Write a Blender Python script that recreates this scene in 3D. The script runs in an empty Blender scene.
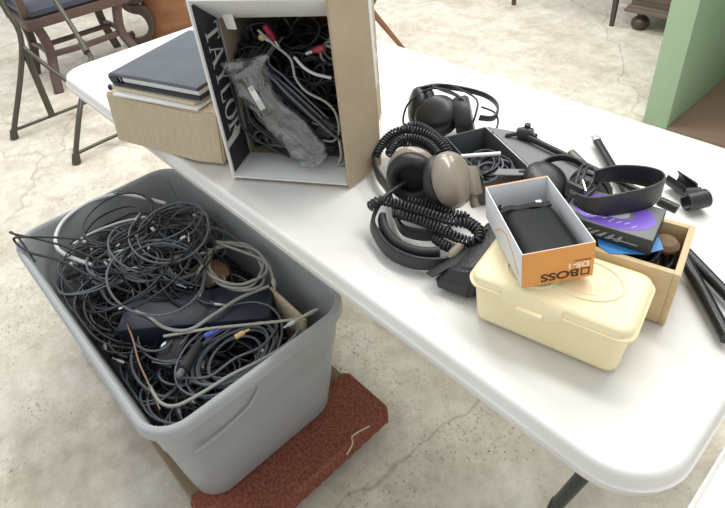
import bpy, bmesh, math, random
from mathutils import Vector, Matrix, noise
C = bpy.context.scene.collection
PI = math.pi
V = Vector
def rnd(seed): return random.Random(seed)

# ---------------------------------------------------------------- materials
def lin(c):
    c /= 255.0
    return c/12.92 if c <= .04045 else ((c+.055)/1.055)**2.4
def rgb(r, g, b): return (lin(r), lin(g), lin(b), 1)
def mat(name, col, rough=.5, metal=0, col2=None, scale=30, bump=0, bscale=80, spec=.5, detail=4, trans=0, ramp=(.35, .65), stretch=None, coat=0):
    m = bpy.data.materials.new(name); m.use_nodes = True
    nt = m.node_tree; b = nt.nodes['Principled BSDF']
    b.inputs['Base Color'].default_value = col
    b.inputs['Roughness'].default_value = rough
    b.inputs['Metallic'].default_value = metal
    b.inputs['Specular IOR Level'].default_value = spec
    b.inputs['Coat Weight'].default_value = coat
    if trans: b.inputs['Transmission Weight'].default_value = trans
    if col2 or bump:
        tc = nt.nodes.new('ShaderNodeTexCoord'); mp = nt.nodes.new('ShaderNodeMapping')
        nt.links.new(tc.outputs['Object'], mp.inputs['Vector'])
        if stretch: mp.inputs['Scale'].default_value = stretch
    if col2:
        n = nt.nodes.new('ShaderNodeTexNoise'); n.inputs['Scale'].default_value = scale; n.inputs['Detail'].default_value = detail
        nt.links.new(mp.outputs['Vector'], n.inputs['Vector'])
        r = nt.nodes.new('ShaderNodeValToRGB'); r.color_ramp.elements[0].position = ramp[0]; r.color_ramp.elements[1].position = ramp[1]
        r.color_ramp.elements[0].color = col; r.color_ramp.elements[1].color = col2
        nt.links.new(n.outputs['Fac'], r.inputs['Fac']); nt.links.new(r.outputs['Color'], b.inputs['Base Color'])
    if bump:
        n2 = nt.nodes.new('ShaderNodeTexNoise'); n2.inputs['Scale'].default_value = bscale; n2.inputs['Detail'].default_value = 3
        nt.links.new(mp.outputs['Vector'], n2.inputs['Vector'])
        bp = nt.nodes.new('ShaderNodeBump'); bp.inputs['Strength'].default_value = bump; bp.inputs['Distance'].default_value = .004
        nt.links.new(n2.outputs['Fac'], bp.inputs['Height']); nt.links.new(bp.outputs['Normal'], b.inputs['Normal'])
    return m

def floor_mat():
    m = bpy.data.materials.new('painted_concrete'); m.use_nodes = True
    nt = m.node_tree; N = nt.nodes; K = nt.links; b = N['Principled BSDF']
    b.inputs['Roughness'].default_value = .62
    b.inputs['Specular IOR Level'].default_value = .3
    tc = N.new('ShaderNodeTexCoord')
    def noise_(s, d=6, r=.6):
        n = N.new('ShaderNodeTexNoise'); n.inputs['Scale'].default_value = s; n.inputs['Detail'].default_value = d; n.inputs['Roughness'].default_value = r
        K.new(tc.outputs['Object'], n.inputs['Vector']); return n.outputs['Fac']
    def ramp(f, stops):
        r = N.new('ShaderNodeValToRGB')
        while len(r.color_ramp.elements) < len(stops): r.color_ramp.elements.new(.5)
        for e, (p, c) in zip(r.color_ramp.elements, stops): e.position = p; e.color = c
        K.new(f, r.inputs['Fac']); return r.outputs['Color']
    def mix(a, b_, f, mode='MIX'):
        x = N.new('ShaderNodeMix'); x.data_type = 'RGBA'; x.blend_type = mode
        K.new(f, x.inputs['Factor']) if not isinstance(f, float) else setattr(x.inputs['Factor'], 'default_value', f)
        K.new(a, x.inputs['A']); K.new(b_, x.inputs['B']) if not isinstance(b_, tuple) else setattr(x.inputs['B'], 'default_value', b_)
        return x.outputs['Result']
    base = ramp(noise_(2.2, 8, .65), [(.3, rgb(196, 188, 170)), (.5, rgb(220, 214, 200)), (.72, rgb(228, 225, 214))])
    fine = ramp(noise_(16, 9, .72), [(.34, rgb(168, 156, 136)), (.60, (1, 1, 1, 1))])
    mid = ramp(noise_(7, 8, .75), [(.36, rgb(190, 180, 160)), (.56, (1, 1, 1, 1))])
    c1 = mix(mix(base, mid, .38, 'MULTIPLY'), fine, .3, 'MULTIPLY')
    # worn dark specks, denser in worn patches
    sp = ramp(noise_(85, 4, .8), [(.385, (.85, .85, .85, 1)), (.425, (0, 0, 0, 1))])
    patch = ramp(noise_(3.2, 5, .7), [(.46, (0, 0, 0, 1)), (.62, (1, 1, 1, 1))])
    mm = N.new('ShaderNodeMath'); mm.operation = 'MULTIPLY'; K.new(sp, mm.inputs[0]); K.new(patch, mm.inputs[1])
    c2 = mix(c1, rgb(84, 78, 68), mm.outputs[0])
    sp2 = ramp(noise_(34, 6, .8), [(.30, (.75, .75, .75, 1)), (.335, (0, 0, 0, 1))])
    c3 = mix(c2, rgb(104, 98, 86), sp2)
    # hairline cracks
    vo = N.new('ShaderNodeTexVoronoi'); vo.feature = 'DISTANCE_TO_EDGE'; vo.inputs['Scale'].default_value = .55
    wn = N.new('ShaderNodeTexNoise'); wn.inputs['Scale'].default_value = 6; K.new(tc.outputs['Object'], wn.inputs['Vector'])
    ad = N.new('ShaderNodeMix'); ad.data_type = 'RGBA'; ad.inputs['Factor'].default_value = .16
    K.new(tc.outputs['Object'], ad.inputs['A']); K.new(wn.outputs['Color'], ad.inputs['B']); K.new(ad.outputs['Result'], vo.inputs['Vector'])
    cr = ramp(vo.outputs['Distance'], [(.0, (.4, .4, .4, 1)), (.0025, (0, 0, 0, 1))])
    c4 = mix(c3, rgb(120, 112, 98), cr)
    K.new(c4, b.inputs['Base Color'])
    bp = N.new('ShaderNodeBump'); bp.inputs['Strength'].default_value = .25; bp.inputs['Distance'].default_value = .003
    K.new(noise_(40, 6, .7), bp.inputs['Height']); K.new(bp.outputs['Normal'], b.inputs['Normal'])
    return m

def wood_mat(name, c1, c2, scale=5, rough=.45, stretch=(1, 1, 10)):
    return mat(name, c1, rough, col2=c2, scale=scale, stretch=stretch, detail=6, ramp=(.3, .7))

M = dict(
    floor=floor_mat(),
    table=mat('white_plastic', rgb(226, 225, 220), .45, col2=rgb(220, 218, 212), scale=6, bump=.05, bscale=160, spec=.35),
    table2=mat('white_plastic_clean', rgb(228, 227, 223), .45, spec=.35),
    tote=mat('grey_plastic', rgb(162, 165, 166), .4, col2=rgb(156, 159, 160), scale=4, bump=.06, bscale=220),
    steel=mat('brown_enamel_steel', rgb(84, 80, 70), .38, metal=.5),
    legsteel=mat('charcoal_steel', rgb(62, 64, 64), .4, metal=.4),
    rubber=mat('brown_rubber', rgb(72, 66, 58), .7),
    blackp=mat('black_plastic', rgb(30, 31, 33), .38, spec=.5),
    blackm=mat('matte_black_plastic', rgb(38, 39, 41), .55),
    cable=mat('black_cable', rgb(34, 36, 40), .45, spec=.5),
    cable2=mat('charcoal_cable', rgb(92, 96, 102), .5),
    cable3=mat('grey_cable', rgb(150, 152, 146), .5),
    cable4=mat('beige_grey_cable', rgb(172, 170, 156), .5),
    cablew=mat('white_cable', rgb(206, 208, 206), .45),
    copper=mat('tan_cable', rgb(140, 112, 92), .5),
    navy=mat('navy_plastic', rgb(26, 34, 50), .45),
    silver=mat('plug_metal', rgb(190, 190, 188), .25, metal=.9),
    white=mat('white_plastic_bits', rgb(224, 226, 222), .5),
    red=mat('red_plug', rgb(170, 60, 66), .5), blue=mat('blue_plug', rgb(70, 90, 190), .5), yellow=mat('yellow_plug', rgb(226, 196, 130), .5),
    pinkred=mat('crimson_plug', rgb(150, 30, 62), .5),
    leather=mat('black_leather', rgb(34, 35, 37), .42, bump=.25, bscale=260),
    binder=mat('navy_leatherette', rgb(70, 75, 84), .34, col2=rgb(80, 86, 95), scale=12, bump=.12, bscale=300),
    binder2=mat('dark_navy_edge', rgb(38, 46, 58), .42, bump=.1, bscale=300),
    paper=mat('white_paper', rgb(232, 232, 228), .7),
    manila=mat('tan_folder', rgb(206, 194, 168), .7),
    card=mat('cardboard', rgb(198, 183, 157), .8, col2=rgb(188, 172, 145), scale=40, stretch=(6, 6, .3), bump=.15, bscale=50),
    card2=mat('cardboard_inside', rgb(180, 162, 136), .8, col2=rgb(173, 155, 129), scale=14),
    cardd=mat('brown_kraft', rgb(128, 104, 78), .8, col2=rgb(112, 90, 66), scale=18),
    boxwhite=mat('white_printed_card', rgb(230, 230, 228), .55, col2=rgb(222, 222, 220), scale=9),
    boxblack=mat('black_printed_card', rgb(44, 46, 50), .5),
    print_=mat('pale_print', rgb(206, 206, 200), .6),
    cream=mat('cream_plastic', rgb(238, 225, 184), .38, col2=rgb(234, 220, 178), scale=8, spec=.4),
    peach=mat('peach_plastic', rgb(236, 208, 166), .35),
    orange=mat('orange_card', rgb(226, 158, 82), .55, col2=rgb(218, 148, 74), scale=10),
    innerwhite=mat('white_card_inside', rgb(218, 220, 222), .6, bump=.1, bscale=60),
    ink=mat('dark_ink', rgb(60, 44, 36), .6), inkw=mat('white_ink', rgb(246, 226, 204), .6),
    pouch=mat('black_nylon', rgb(13, 16, 17), .5, bump=.2, bscale=40, spec=.22),
    wood=wood_mat('light_wood', rgb(204, 180, 138), rgb(190, 163, 120), 6, .55, (8, 1, 8)),
    purple=mat('purple_print', rgb(122, 92, 196), .4), lilac=mat('lilac_print', rgb(196, 190, 210), .45),
    greycard=mat('dark_grey_card', rgb(72, 75, 78), .55, col2=rgb(80, 83, 86), scale=12),
    greycard2=mat('grey_card', rgb(118, 120, 120), .6),
    bluec=mat('blue_leaflet', rgb(62, 132, 196), .4),
    tan=mat('taupe_plastic', rgb(142, 132, 118), .28, spec=.6, coat=.3),
    tube=mat('gunmetal_tube', rgb(50, 51, 52), .3, metal=.6),
    tubeg=mat('worn_grey_tube', rgb(108, 106, 100), .35, metal=.6),
    green=mat('green_painted_board', rgb(158, 184, 152), .5, col2=rgb(163, 189, 158), scale=3),
    brownfloor=mat('brown_laminate', rgb(128, 104, 90), .5, col2=rgb(136, 111, 97), scale=3),
    cherry=wood_mat('cherry_wood', rgb(122, 80, 52), rgb(156, 108, 72), 5, .4, (1, 1, 5)),
    mauve=wood_mat('mahogany_wood', rgb(78, 60, 55), rgb(94, 72, 66), 5, .4, (3, 3, 1)),
    darkw=wood_mat('dark_wood', rgb(66, 54, 46), rgb(82, 68, 60), 6, .4, (3, 3, 1)),
    greyw=wood_mat('grey_brown_wood', rgb(96, 84, 76), rgb(112, 98, 88), 6, .45, (1, 4, 4)),
    redw=wood_mat('red_brown_wood', rgb(126, 84, 64), rgb(140, 96, 74), 6, .45, (3, 3, 1)),
    cushion=mat('blue_grey_vinyl', rgb(58, 62, 74), .4, bump=.1, bscale=30),
    carpet=mat('rust_carpet', rgb(122, 72, 58), .95, col2=rgb(158, 100, 84), scale=140, bump=1, bscale=420, spec=.1),
    plywood=wood_mat('raw_wood_rail', rgb(124, 106, 78), rgb(140, 122, 94), 6, .7, (1, 8, 8)),
)
def plastic_film():
    m = bpy.data.materials.new('clear_film'); m.use_nodes = True
    nt = m.node_tree; N = nt.nodes; K = nt.links
    N.remove(N['Principled BSDF']); out = N['Material Output']
    t = N.new('ShaderNodeBsdfTransparent'); t.inputs['Color'].default_value = (.86, .88, .88, 1)
    g = N.new('ShaderNodeBsdfGlossy'); g.inputs['Roughness'].default_value = .14
    d = N.new('ShaderNodeBsdfTranslucent'); d.inputs['Color'].default_value = (.75, .76, .76, 1)
    d2 = N.new('ShaderNodeBsdfDiffuse'); d2.inputs['Color'].default_value = (.55, .56, .56, 1)
    mx0 = N.new('ShaderNodeMixShader'); mx0.inputs[0].default_value = .5; K.new(d.outputs[0], mx0.inputs[1]); K.new(d2.outputs[0], mx0.inputs[2])
    mx = N.new('ShaderNodeMixShader'); mx.inputs[0].default_value = .55; K.new(mx0.outputs[0], mx.inputs[1]); K.new(g.outputs[0], mx.inputs[2])
    m2 = N.new('ShaderNodeMixShader'); m2.inputs[0].default_value = .26
    K.new(t.outputs[0], m2.inputs[1]); K.new(mx.outputs[0], m2.inputs[2]); K.new(m2.outputs[0], out.inputs['Surface'])
    tc = N.new('ShaderNodeTexCoord'); n = N.new('ShaderNodeTexNoise'); n.inputs['Scale'].default_value = 16; n.inputs['Detail'].default_value = 1.5; n.inputs['Distortion'].default_value = 1.2
    K.new(tc.outputs['Object'], n.inputs['Vector'])
    bp = N.new('ShaderNodeBump'); bp.inputs['Strength'].default_value = .55; bp.inputs['Distance'].default_value = .008
    K.new(n.outputs['Fac'], bp.inputs['Height']); K.new(bp.outputs['Normal'], g.inputs['Normal']); K.new(bp.outputs['Normal'], d2.inputs['Normal'])
    return m
M['film'] = plastic_film()

# ---------------------------------------------------------------- mesh helpers
def obj(name, bm, material, parent=None, smooth=True, label=None, auto=35):
    me = bpy.data.meshes.new(name); bmesh.ops.recalc_face_normals(bm, faces=bm.faces); bm.to_mesh(me); bm.free()
    me.materials.append(M[material] if isinstance(material, str) else material)
    if smooth:
        for p in me.polygons: p.use_smooth = True
        me.set_sharp_from_angle(angle=math.radians(auto))
    o = bpy.data.objects.new(name, me); C.objects.link(o)
    if parent: o.parent = parent
    if label: o['label'] = label
    return o
def tag(o, label, cat, group=None, kind=None):
    o['label'] = label; o['category'] = cat
    if group: o['group'] = group
    if kind: o['kind'] = kind
    return o
def thing(name, label, cat, loc=(0, 0, 0), rz=0, group=None):
    o = bpy.data.objects.new(name, None); C.objects.link(o); o.empty_display_size = .05
    o.location = loc; o.rotation_euler = (0, 0, rz)
    return tag(o, label, cat, group)
def copy_tree(o, parent=None):
    c = o.copy(); C.objects.link(c); c.parent = parent
    for ch in list(o.children): copy_tree(ch, c)
    return c
def loft(bm, rings, closed=True, cap0=True, cap1=True):
    vs = [[bm.verts.new(p) for p in r] for r in rings]
    n = len(rings[0])
    for a, b in zip(vs, vs[1:]):
        for i in range(n if closed else n-1):
            j = (i+1) % n
            bm.faces.new((a[i], a[j], b[j], b[i]))
    if cap0: bm.faces.new(list(reversed(vs[0])))
    if cap1: bm.faces.new(vs[-1])
    return vs
def rrect(w, d, r, z, n=5, cx=0, cy=0):
    r = max(min(r, w/2-1e-4, d/2-1e-4), 1e-4); out = []
    for sx, sy, a0 in ((1, 1, 0), (-1, 1, 90), (-1, -1, 180), (1, -1, 270)):
        for k in range(n+1):
            a = math.radians(a0+90*k/n)
            out.append((cx+sx*(w/2-r)+r*math.cos(a), cy+sy*(d/2-r)+r*math.sin(a), z))
    return out
def box(bm, x0, x1, y0, y1, z0, z1, bev=.001, mtx=None):
    t = bmesh.new()
    loft(t, [[(x0, y0, z), (x1, y0, z), (x1, y1, z), (x0, y1, z)] for z in (z0, z1)])
    if bev: bmesh.ops.bevel(t, geom=t.edges[:], offset=bev, segments=2, affect='EDGES', profile=.5)
    if mtx: t.transform(mtx)
    join(bm, t)
def join(bm, t):
    me = bpy.data.meshes.new('t'); t.to_mesh(me); t.free(); bm.from_mesh(me); bpy.data.meshes.remove(me)
def BX(*a, **k):
    bm = bmesh.new(); box(bm, *a, **k); return bm
def hexa(bm, lo, hi, bev=.001):
    t = bmesh.new(); loft(t, [lo, hi])
    if bev: bmesh.ops.bevel(t, geom=t.edges[:], offset=bev, segments=2, affect='EDGES', profile=.5)
    join(bm, t)
def smooth_pts(pts, n=6, closed=False):
    P = [V(p) for p in pts]; L = len(P); out = []
    rng = range(L if closed else L-1)
    for i in rng:
        if closed: p0, p1, p2, p3 = P[(i-1) % L], P[i], P[(i+1) % L], P[(i+2) % L]
        else: p0, p1, p2, p3 = P[max(i-1, 0)], P[i], P[i+1], P[min(i+2, L-1)]
        for k in range(n):
            t = k/n
            out.append(.5*((2*p1)+(p2-p0)*t+(2*p0-5*p1+4*p2-p3)*t*t+(3*p1-3*p2+p3-p0)*t**3))
    if not closed: out.append(P[-1])
    return out
def tube(bm, pts, r, seg=6, closed=False):
    pts = [V(p) for p in pts]; n = len(pts)
    R = r if isinstance(r, (list, tuple)) else [r]*n
    tan = []
    for i in range(n):
        a = pts[(i-1) % n] if (closed or i) else pts[0]; b = pts[(i+1) % n] if (closed or i < n-1) else pts[-1]
        t = (b-a); tan.append(t.normalized() if t.length > 1e-9 else V((0, 0, 1)))
    u = tan[0].orthogonal().normalized(); rings = []
    for i in range(n):
        u = (u-tan[i]*u.dot(tan[i])); u = u.normalized() if u.length > 1e-6 else tan[i].orthogonal().normalized()
        w = tan[i].cross(u)
        rings.append([tuple(pts[i]+(u*math.cos(2*PI*k/seg)+w*math.sin(2*PI*k/seg))*R[i]) for k in range(seg)])
    if closed:
        # match the seam
        vs = [[bm.verts.new(p) for p in rg] for rg in rings]
        best = min(range(seg), key=lambda s: (V(rings[-1][0])-V(rings[0][s])).length)
        for i in range(n):
            a = vs[i]; b = vs[(i+1) % n]; off = 0 if i < n-1 else best
            for k in range(seg):
                bm.faces.new((a[k], a[(k+1) % seg], b[(k+1+off) % seg], b[(k+off) % seg]))
    else: loft(bm, rings)
def TB(pts, r, seg=8, **k):
    bm = bmesh.new(); tube(bm, pts, r, seg, **k); return bm
def ribbon(bm, pts, width, thick, updir=(0, 0, 1), closed=False, ups=None):
    """a strap: width measured along updir, thickness across it"""
    pts = [V(p) for p in pts]; n = len(pts); rings = []
    W = width if isinstance(width, (list, tuple)) else [width]*n
    T = thick if isinstance(thick, (list, tuple)) else [thick]*n
    for i in range(n):
        a = pts[(i-1) % n] if (closed or i) else pts[0]; b = pts[(i+1) % n] if (closed or i < n-1) else pts[-1]
        t = (b-a).normalized(); up = V(ups[i] if ups else updir); up = (up-t*up.dot(t)).normalized(); s = t.cross(up)
        w, h = W[i]/2, T[i]/2; ring = []
        for k in range(12):
            an = 2*PI*(k+.5)/12; c, q = math.cos(an), math.sin(an)
            f = lambda x: math.copysign(abs(x)**.45, x)
            ring.append(tuple(pts[i]+up*w*f(c)+s*h*f(q)))
        rings.append(ring)
    if closed:
        vs = [[bm.verts.new(p) for p in rg] for rg in rings]
        for i in range(n):
            a = vs[i]; b = vs[(i+1) % n]
            for k in range(12): bm.faces.new((a[k], a[(k+1) % 12], b[(k+1) % 12], b[k]))
    else: loft(bm, rings)
def lathe(bm, prof, seg=20, mtx=None, sx=1, sy=1):
    t = bmesh.new(); rings = [[(max(r, 1e-5)*math.cos(2*PI*k/seg)*sx, max(r, 1e-5)*math.sin(2*PI*k/seg)*sy, z) for k in range(seg)] for r, z in prof]
    loft(t, rings)
    if mtx: t.transform(mtx)
    join(bm, t)
def frame(loc, z, x=None):
    z = V(z).normalized(); x = V(x) if x is not None else z.orthogonal(); x = (x-z*x.dot(z)).normalized(); y = z.cross(x)
    m = Matrix((x, y, z)).transposed().to_4x4(); m.translation = V(loc); return m
def resample(pts, step):
    out = [V(pts[0])]; acc = 0
    for a, b in zip(pts, pts[1:]):
        a, b = V(a), V(b); L = (b-a).length; d = step-acc
        while d <= L: out.append(a.lerp(b, d/L)); d += step
        acc = (acc+L) % step
    return out
def helix(bm, path, R, r, pitch, seg=5, per=9):
    P = resample(smooth_pts(path, 10), pitch/per); n = len(P); pts = []
    u = None
    for i in range(n):
        t = (P[min(i+1, n-1)]-P[max(i-1, 0)]).normalized()
        if u is None: u = t.orthogonal().normalized()
        u = (u-t*u.dot(t)).normalized(); w = t.cross(u); a = 2*PI*i/per
        pts.append(P[i]+(u*math.cos(a)+w*math.sin(a))*R)
    tube(bm, pts, r, seg)
def poly(bm, outline, z0, z1):
    n = len(outline); a = [bm.verts.new((x, y, z0)) for x, y in outline]; b = [bm.verts.new((x, y, z1)) for x, y in outline]
    bm.faces.new(a); bm.faces.new(b)
    for i in range(n): j = (i+1) % n; bm.faces.new((a[i], a[j], b[j], b[i]))
def text_bm(s, size, depth=.0003, align='LEFT', sx=1, bold=0):
    cu = bpy.data.curves.new('t', 'FONT'); cu.body = s; cu.size = size; cu.extrude = depth; cu.align_x = align; cu.offset = bold
    o = bpy.data.objects.new('t', cu); C.objects.link(o)
    dg = bpy.context.evaluated_depsgraph_get(); me = bpy.data.meshes.new_from_object(o.evaluated_get(dg))
    bpy.data.objects.remove(o); bm = bmesh.new(); bm.from_mesh(me); bpy.data.meshes.remove(me)
    bm.transform(Matrix.Diagonal((sx, 1, 1, 1))); return bm

# ---------------------------------------------------------------- floor
bm = bmesh.new(); n = 2
loft(bm, [[(-9, -5, z), (7, -5, z), (7, 10, z), (-9, 10, z)] for z in (-.1, 0)])
fl = obj('floor', bm, 'floor', smooth=False); fl['kind'] = 'structure'; fl['label'] = 'worn off-white painted concrete floor'

# ---------------------------------------------------------------- folding tables
def table_top(w, d, r=.085, mt='table', parent=None):
    bm = bmesh.new()
    prof = [(.024, .736), (.018, .7385), (.012, .740), (.0075, .7385), (.005, .733), (.0025, .722), (.0015, .7195), (-.0008, .7185), (-.0008, .7172), (.0015, .716), (.0005, .712), (.003, .700), (.006, .695), (.011, .694), (.03, .705)]
    rings = [rrect(w-2*i, d-2*i, r-i*.6, z, 8) for i, z in prof]
    loft(bm, rings); return obj('tabletop', bm, mt, parent, auto=50)
def table_legs(t, xs, y=.11, low=None):
    for s in xs:
        for q in (-1, 1):
            pts = [(s*.838, q*.135, .69), (s*.757, q*.112, .264), (s*.71, q*.10, .03)]
            l = obj('leg', TB(smooth_pts(pts, 6), .0145, 12), 'legsteel', t)
            obj('foot', TB([(s*.712, q*.10, .045), (s*.707, q*.099, 0)], .0155, 12), 'rubber', l)
        obj('crossbar', TB([(s*.72, -.10, .09), (s*.72, .10, .09)], .010, 10), 'legsteel', t)
        obj('folding_bracket', BX(s*.838-.02, s*.838+.02, -.17, .17, .685, .705), 'legsteel', t)
ft = thing('folding_table', 'long white plastic folding table carrying headphones, boxes and microphone parts', 'table')
top = table_top(1.83, .76, parent=ft)
table_legs(ft, (-1, 1))
t2 = thing('folding_table', 'second white plastic table, only its rounded corner at the lower right of the photo', 'table', (.931+.915, -.45+.38, 0))
table_top(1.83, .76, mt='table2', parent=t2)
table_legs(t2, (1,))

# ---------------------------------------------------------------- dolly and tote
dl = thing('furniture_dolly', 'low wooden furniture dolly with rust carpet end strips under the grey tote', 'dolly', (-.17, -.46, 0))
dl_in = lambda bm: (bm.transform(Matrix.Translation((.17, .46, 0))), bm)[1]
def carpeted(x0, x1):
    bm = bmesh.new(); rings = []
    y0, y1 = -.70, -.215
    N = 40
    for k in range(N+1):
        y = y0+(y1-y0)*k/N; j = .0016*math.sin(k*2.3)
        e = .010 if k in (0, N) else 0
        rings.append([(x0+e-j, y, .052+e*.3), (x0+e-j, y, .094-e*.3), (x0+.006+e, y, .101-e*.3), (x1-.008-e, y, .101-e*.3+j*.6), (x1-e+j, y, .093-e*.3), (x1-e+j, y, .054+e*.3), (x1-.01-e, y, .048+e*.3), (x0+.01+e, y, .048+e*.3)])
    loft(bm, rings); return dl_in(bm)
obj('carpet_strip', carpeted(.13, .302), 'carpet', dl)
obj('carpet_strip', carpeted(-.64, -.47), 'carpet', dl)
for y in (-.694, -.27):
    obj('side_rail', dl_in(BX(-.468, .128, y, y+.045, .052, .088, bev=.003)), 'plywood', dl)
for x in (-.55, .21):
    for y in (-.60, -.32):
        c = obj('caster', dl_in(BX(x-.03, x+.03, y-.03, y+.03, .044, .05)), 'legsteel', dl)
        w = bmesh.new(); lathe(w, [(.004, -.01), (.019, -.01), (.021, -.006), (.021, .006), (.019, .01), (.004, .01)], 18, Matrix.Translation((x, y, .0215)) @ Matrix.Rotation(PI/2, 4, 'X'))
        obj('wheel', dl_in(w), 'rubber', c)
bm = bmesh.new()
s_ = bmesh.new()
obj('carpet_thread', dl_in(TB(smooth_pts([(.300, -.285, .101), (.294, -.310, .103), (.291, -.335, .104), (.300, -.342, .101), (.304, -.350, .094), (.304, -.368, .080)], 8), .0018, 6)), 'manila', dl)
bm.free(); s_.free()

TX, TY = -.158, -.484
tote = thing('storage_tote', 'big grey plastic storage tote heaped with cables, on a carpeted dolly', 'tote', (TX, TY, .102))
B0 = (.705, .375); B1 = (.805, .445); ZB, ZT = .102, .492
def tl(bm): bm.transform(Matrix.Translation((-TX, -TY, -.102))); return bm
def tring(w, d, r, z): return rrect(w, d, r, z, 8, TX, TY)
def lerp(a, b, t): return a+(b-a)*t
bm = bmesh.new(); rings = []
rings.append(tring(B0[0]-.06, B0[1]-.06, .04, ZB)); rings.append(tring(B0[0]-.014, B0[1]-.014, .055, ZB+.003)); rings.append(tring(B0[0], B0[1], .06, ZB+.016))
for t in (.3, .6, .70): rings.append(tring(lerp(B0[0], B1[0], t), lerp(B0[1], B1[1], t), .06, lerp(ZB, ZT-.03, t)))
for t, e in ((.74, .005), (1, .006)): rings.append(tring(lerp(B0[0], B1[0], t)+e, lerp(B0[1], B1[1], t)+e, .06, lerp(ZB, ZT-.03, t)))
rings.append(tring(B1[0]+.006, B1[1]+.006, .062, ZT-.006))
rings.append(tring(B1[0]-.002, B1[1]-.002, .06, ZT-.006))
for t in (1, .74, .70, .3, .05): rings.append(tring(lerp(B0[0], B1[0], t)-.009, lerp(B0[1], B1[1], t)-.009, .058, lerp(ZB, ZT-.03, t)+.004))
rings.append(tring(B0[0]-.08, B0[1]-.08, .03, ZB+.006))
loft(bm, rings); obj('bin_body', tl(bm), 'tote', tote, auto=40)
bm = bmesh.new()
R1 = [(-.003, ZT-.012), (.001, ZT-.003), (.005, ZT), (.017, ZT), (.024, ZT-.003), (.027, ZT-.009), (.028, ZT-.026), (.025, ZT-.026), (.024, ZT-.012), (.017, ZT-.007), (.004, ZT-.010)]
vs = [[bm.verts.new(p) for p in tring(B1[0]+e*1.15, B1[1]+e*1.15, .062+e*.5, z)] for e, z in R1]
for a, b in zip(vs, vs[1:]+vs[:1]):
    for i in range(len(a)): j = (i+1) % len(a); bm.faces.new((a[i], a[j], b[j], b[i]))
obj('rim', tl(bm), 'tote', tote, auto=40)
# moulded handle recess lines on the end wall
bm = bmesh.new()
ex0 = TX+B1[0]/2
pts = smooth_pts([(ex0+.002, -.66, .388), (ex0-.001, -.60, .384), (ex0-.003, -.56, .388), (ex0+.001, -.53, .402), (ex0+.004, -.505, .432)], 6)
tube(bm, pts, [.0015]+[.003]*(len(pts)-2)+[.0015], 6)
obj('moulded_rib', tl(bm), 'tote', tote)

# ---------------------------------------------------------------- cables in the tote
def plug(bm, pos, d, L=.018, r=.0042):
    lathe(bm, [(r*.55, -.012), (r, -.008), (r, 0), (r*.9, L*.4), (r*.45, L*.42), (r*.45, L), (r*.2, L+.002)], 8, frame(pos, d))
def inside(p, margin=.012):
    t = (min(max(p.z, .12), .46)-ZB)/(ZT-ZB)
    w = lerp(B0[0], B1[0], t)/2-margin; d = lerp(B0[1], B1[1], t)/2-margin
    if p.z < .49:
        p.x = TX+max(-w, min(w, p.x-TX)); p.y = TY+max(-d, min(d, p.y-TY))
    return p
def corner(p, m=.012):
    t = (min(max(p.z, .12), .46)-ZB)/(ZT-ZB)
    w = lerp(B0[0], B1[0], t)/2-m; d = lerp(B0[1], B1[1], t)/2-m
    k = (abs((p.x-TX)/w)**7+abs((p.y-TY)/d)**7)**(1/7)
    if k > 1: p.x = TX+(p.x-TX)/k; p.y = TY+(p.y-TY)/k
def hmap(x, y):
    h = .375+.085*math.exp(-((x+.27)**2/.035+(y+.46)**2/.022))
    if x > -.02: h -= .01
    if y > -.33 and x > -.25: h -= .05
    g = (x+.035)*-.758+(y+.480)*.652; e = (x+.035)*.652+(y+.480)*.758
    if -.07 < g < .05 and abs(e) < .17: h = min(h, .385)
    if g < -.07 and x > -.2: h -= .02
    return h
def loop_path(R, cx, cy, z, rad, turns, tiltx, tilty, wob, inside_=True, k=14, ell=1.0, ph=None):
    n = int(turns*k); ph = R.uniform(0, 6.28) if ph is None else ph; q = V((R.uniform(0, 50), R.uniform(0, 50), 0)); pts = []
    for i in range(n+1):
        a = ph+2*PI*i/k; rr = rad*(1+.25*noise.noise(V((i*.11, q.x, 0)))*wob*4)
        x = rr*math.cos(a); y = rr*math.sin(a)*ell
        p = V((cx+x+wob*.05*noise.noise(V((i*.09, q.y, 3))), cy+y+wob*.05*noise.noise(V((i*.09, q.y, 9))), z+x*tiltx+y*tilty+.02*noise.noise(V((i*.2, q.x, 7)))))
        pts.append(inside(p) if inside_ else p)
    return pts
R = rnd(4)
# a dense tangle nobody could count fills the depth of the tote
bm = bmesh.new()
for i in range(230):
    x = R.uniform(-.46, .14); y = R.uniform(-.63, -.335); lay = R.random()
    hz = hmap(x, y); z = lerp(.14, hz-.02, lay**.5)
    P = loop_path(R, x, y, z, R.uniform(.03, .10), R.uniform(.8, 1.8), R.uniform(-.35, .35), R.uniform(-.35, .35), .6, k=12, ell=R.uniform(.5, 1))
    for p in P:
        p.z = min(max(p.z, .125), hmap(p.x, p.y)+.005); corner(p, .016)
    tube(bm, smooth_pts(P, 3), R.choice([.002, .0025, .003, .0035]), 5)
o = obj('tangled_cable_filling', bm, 'cable', auto=80); tag(o, 'dense dark tangle of cables filling the lower part of the grey tote', 'cables', kind='stuff')
box_pts = [(-.50, -.655), (.19, -.655), (.19, -.31), (-.50, -.31)]
GL = 'tangled cables heaped in the tote'
def cable(pts, r, mt, label, group=None, plugs=None, name='cable', n=4, seg=6):
    P = smooth_pts(pts, n); c = V(P[0]); bm = bmesh.new(); tube(bm, [p-c for p in P], r, seg)
    o = obj(name, bm, mt, auto=80); o.location = c; tag(o, label, 'cable', group)
    if plugs:
        for end, col in plugs:
            a, b = (P[0], P[1]) if end == 0 else (P[-1], P[-2])
            b2 = bmesh.new(); plug(b2, a-c, a-b, .018, max(.004, r*1.5)); obj('plug', b2, col, o)
    return o
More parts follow.
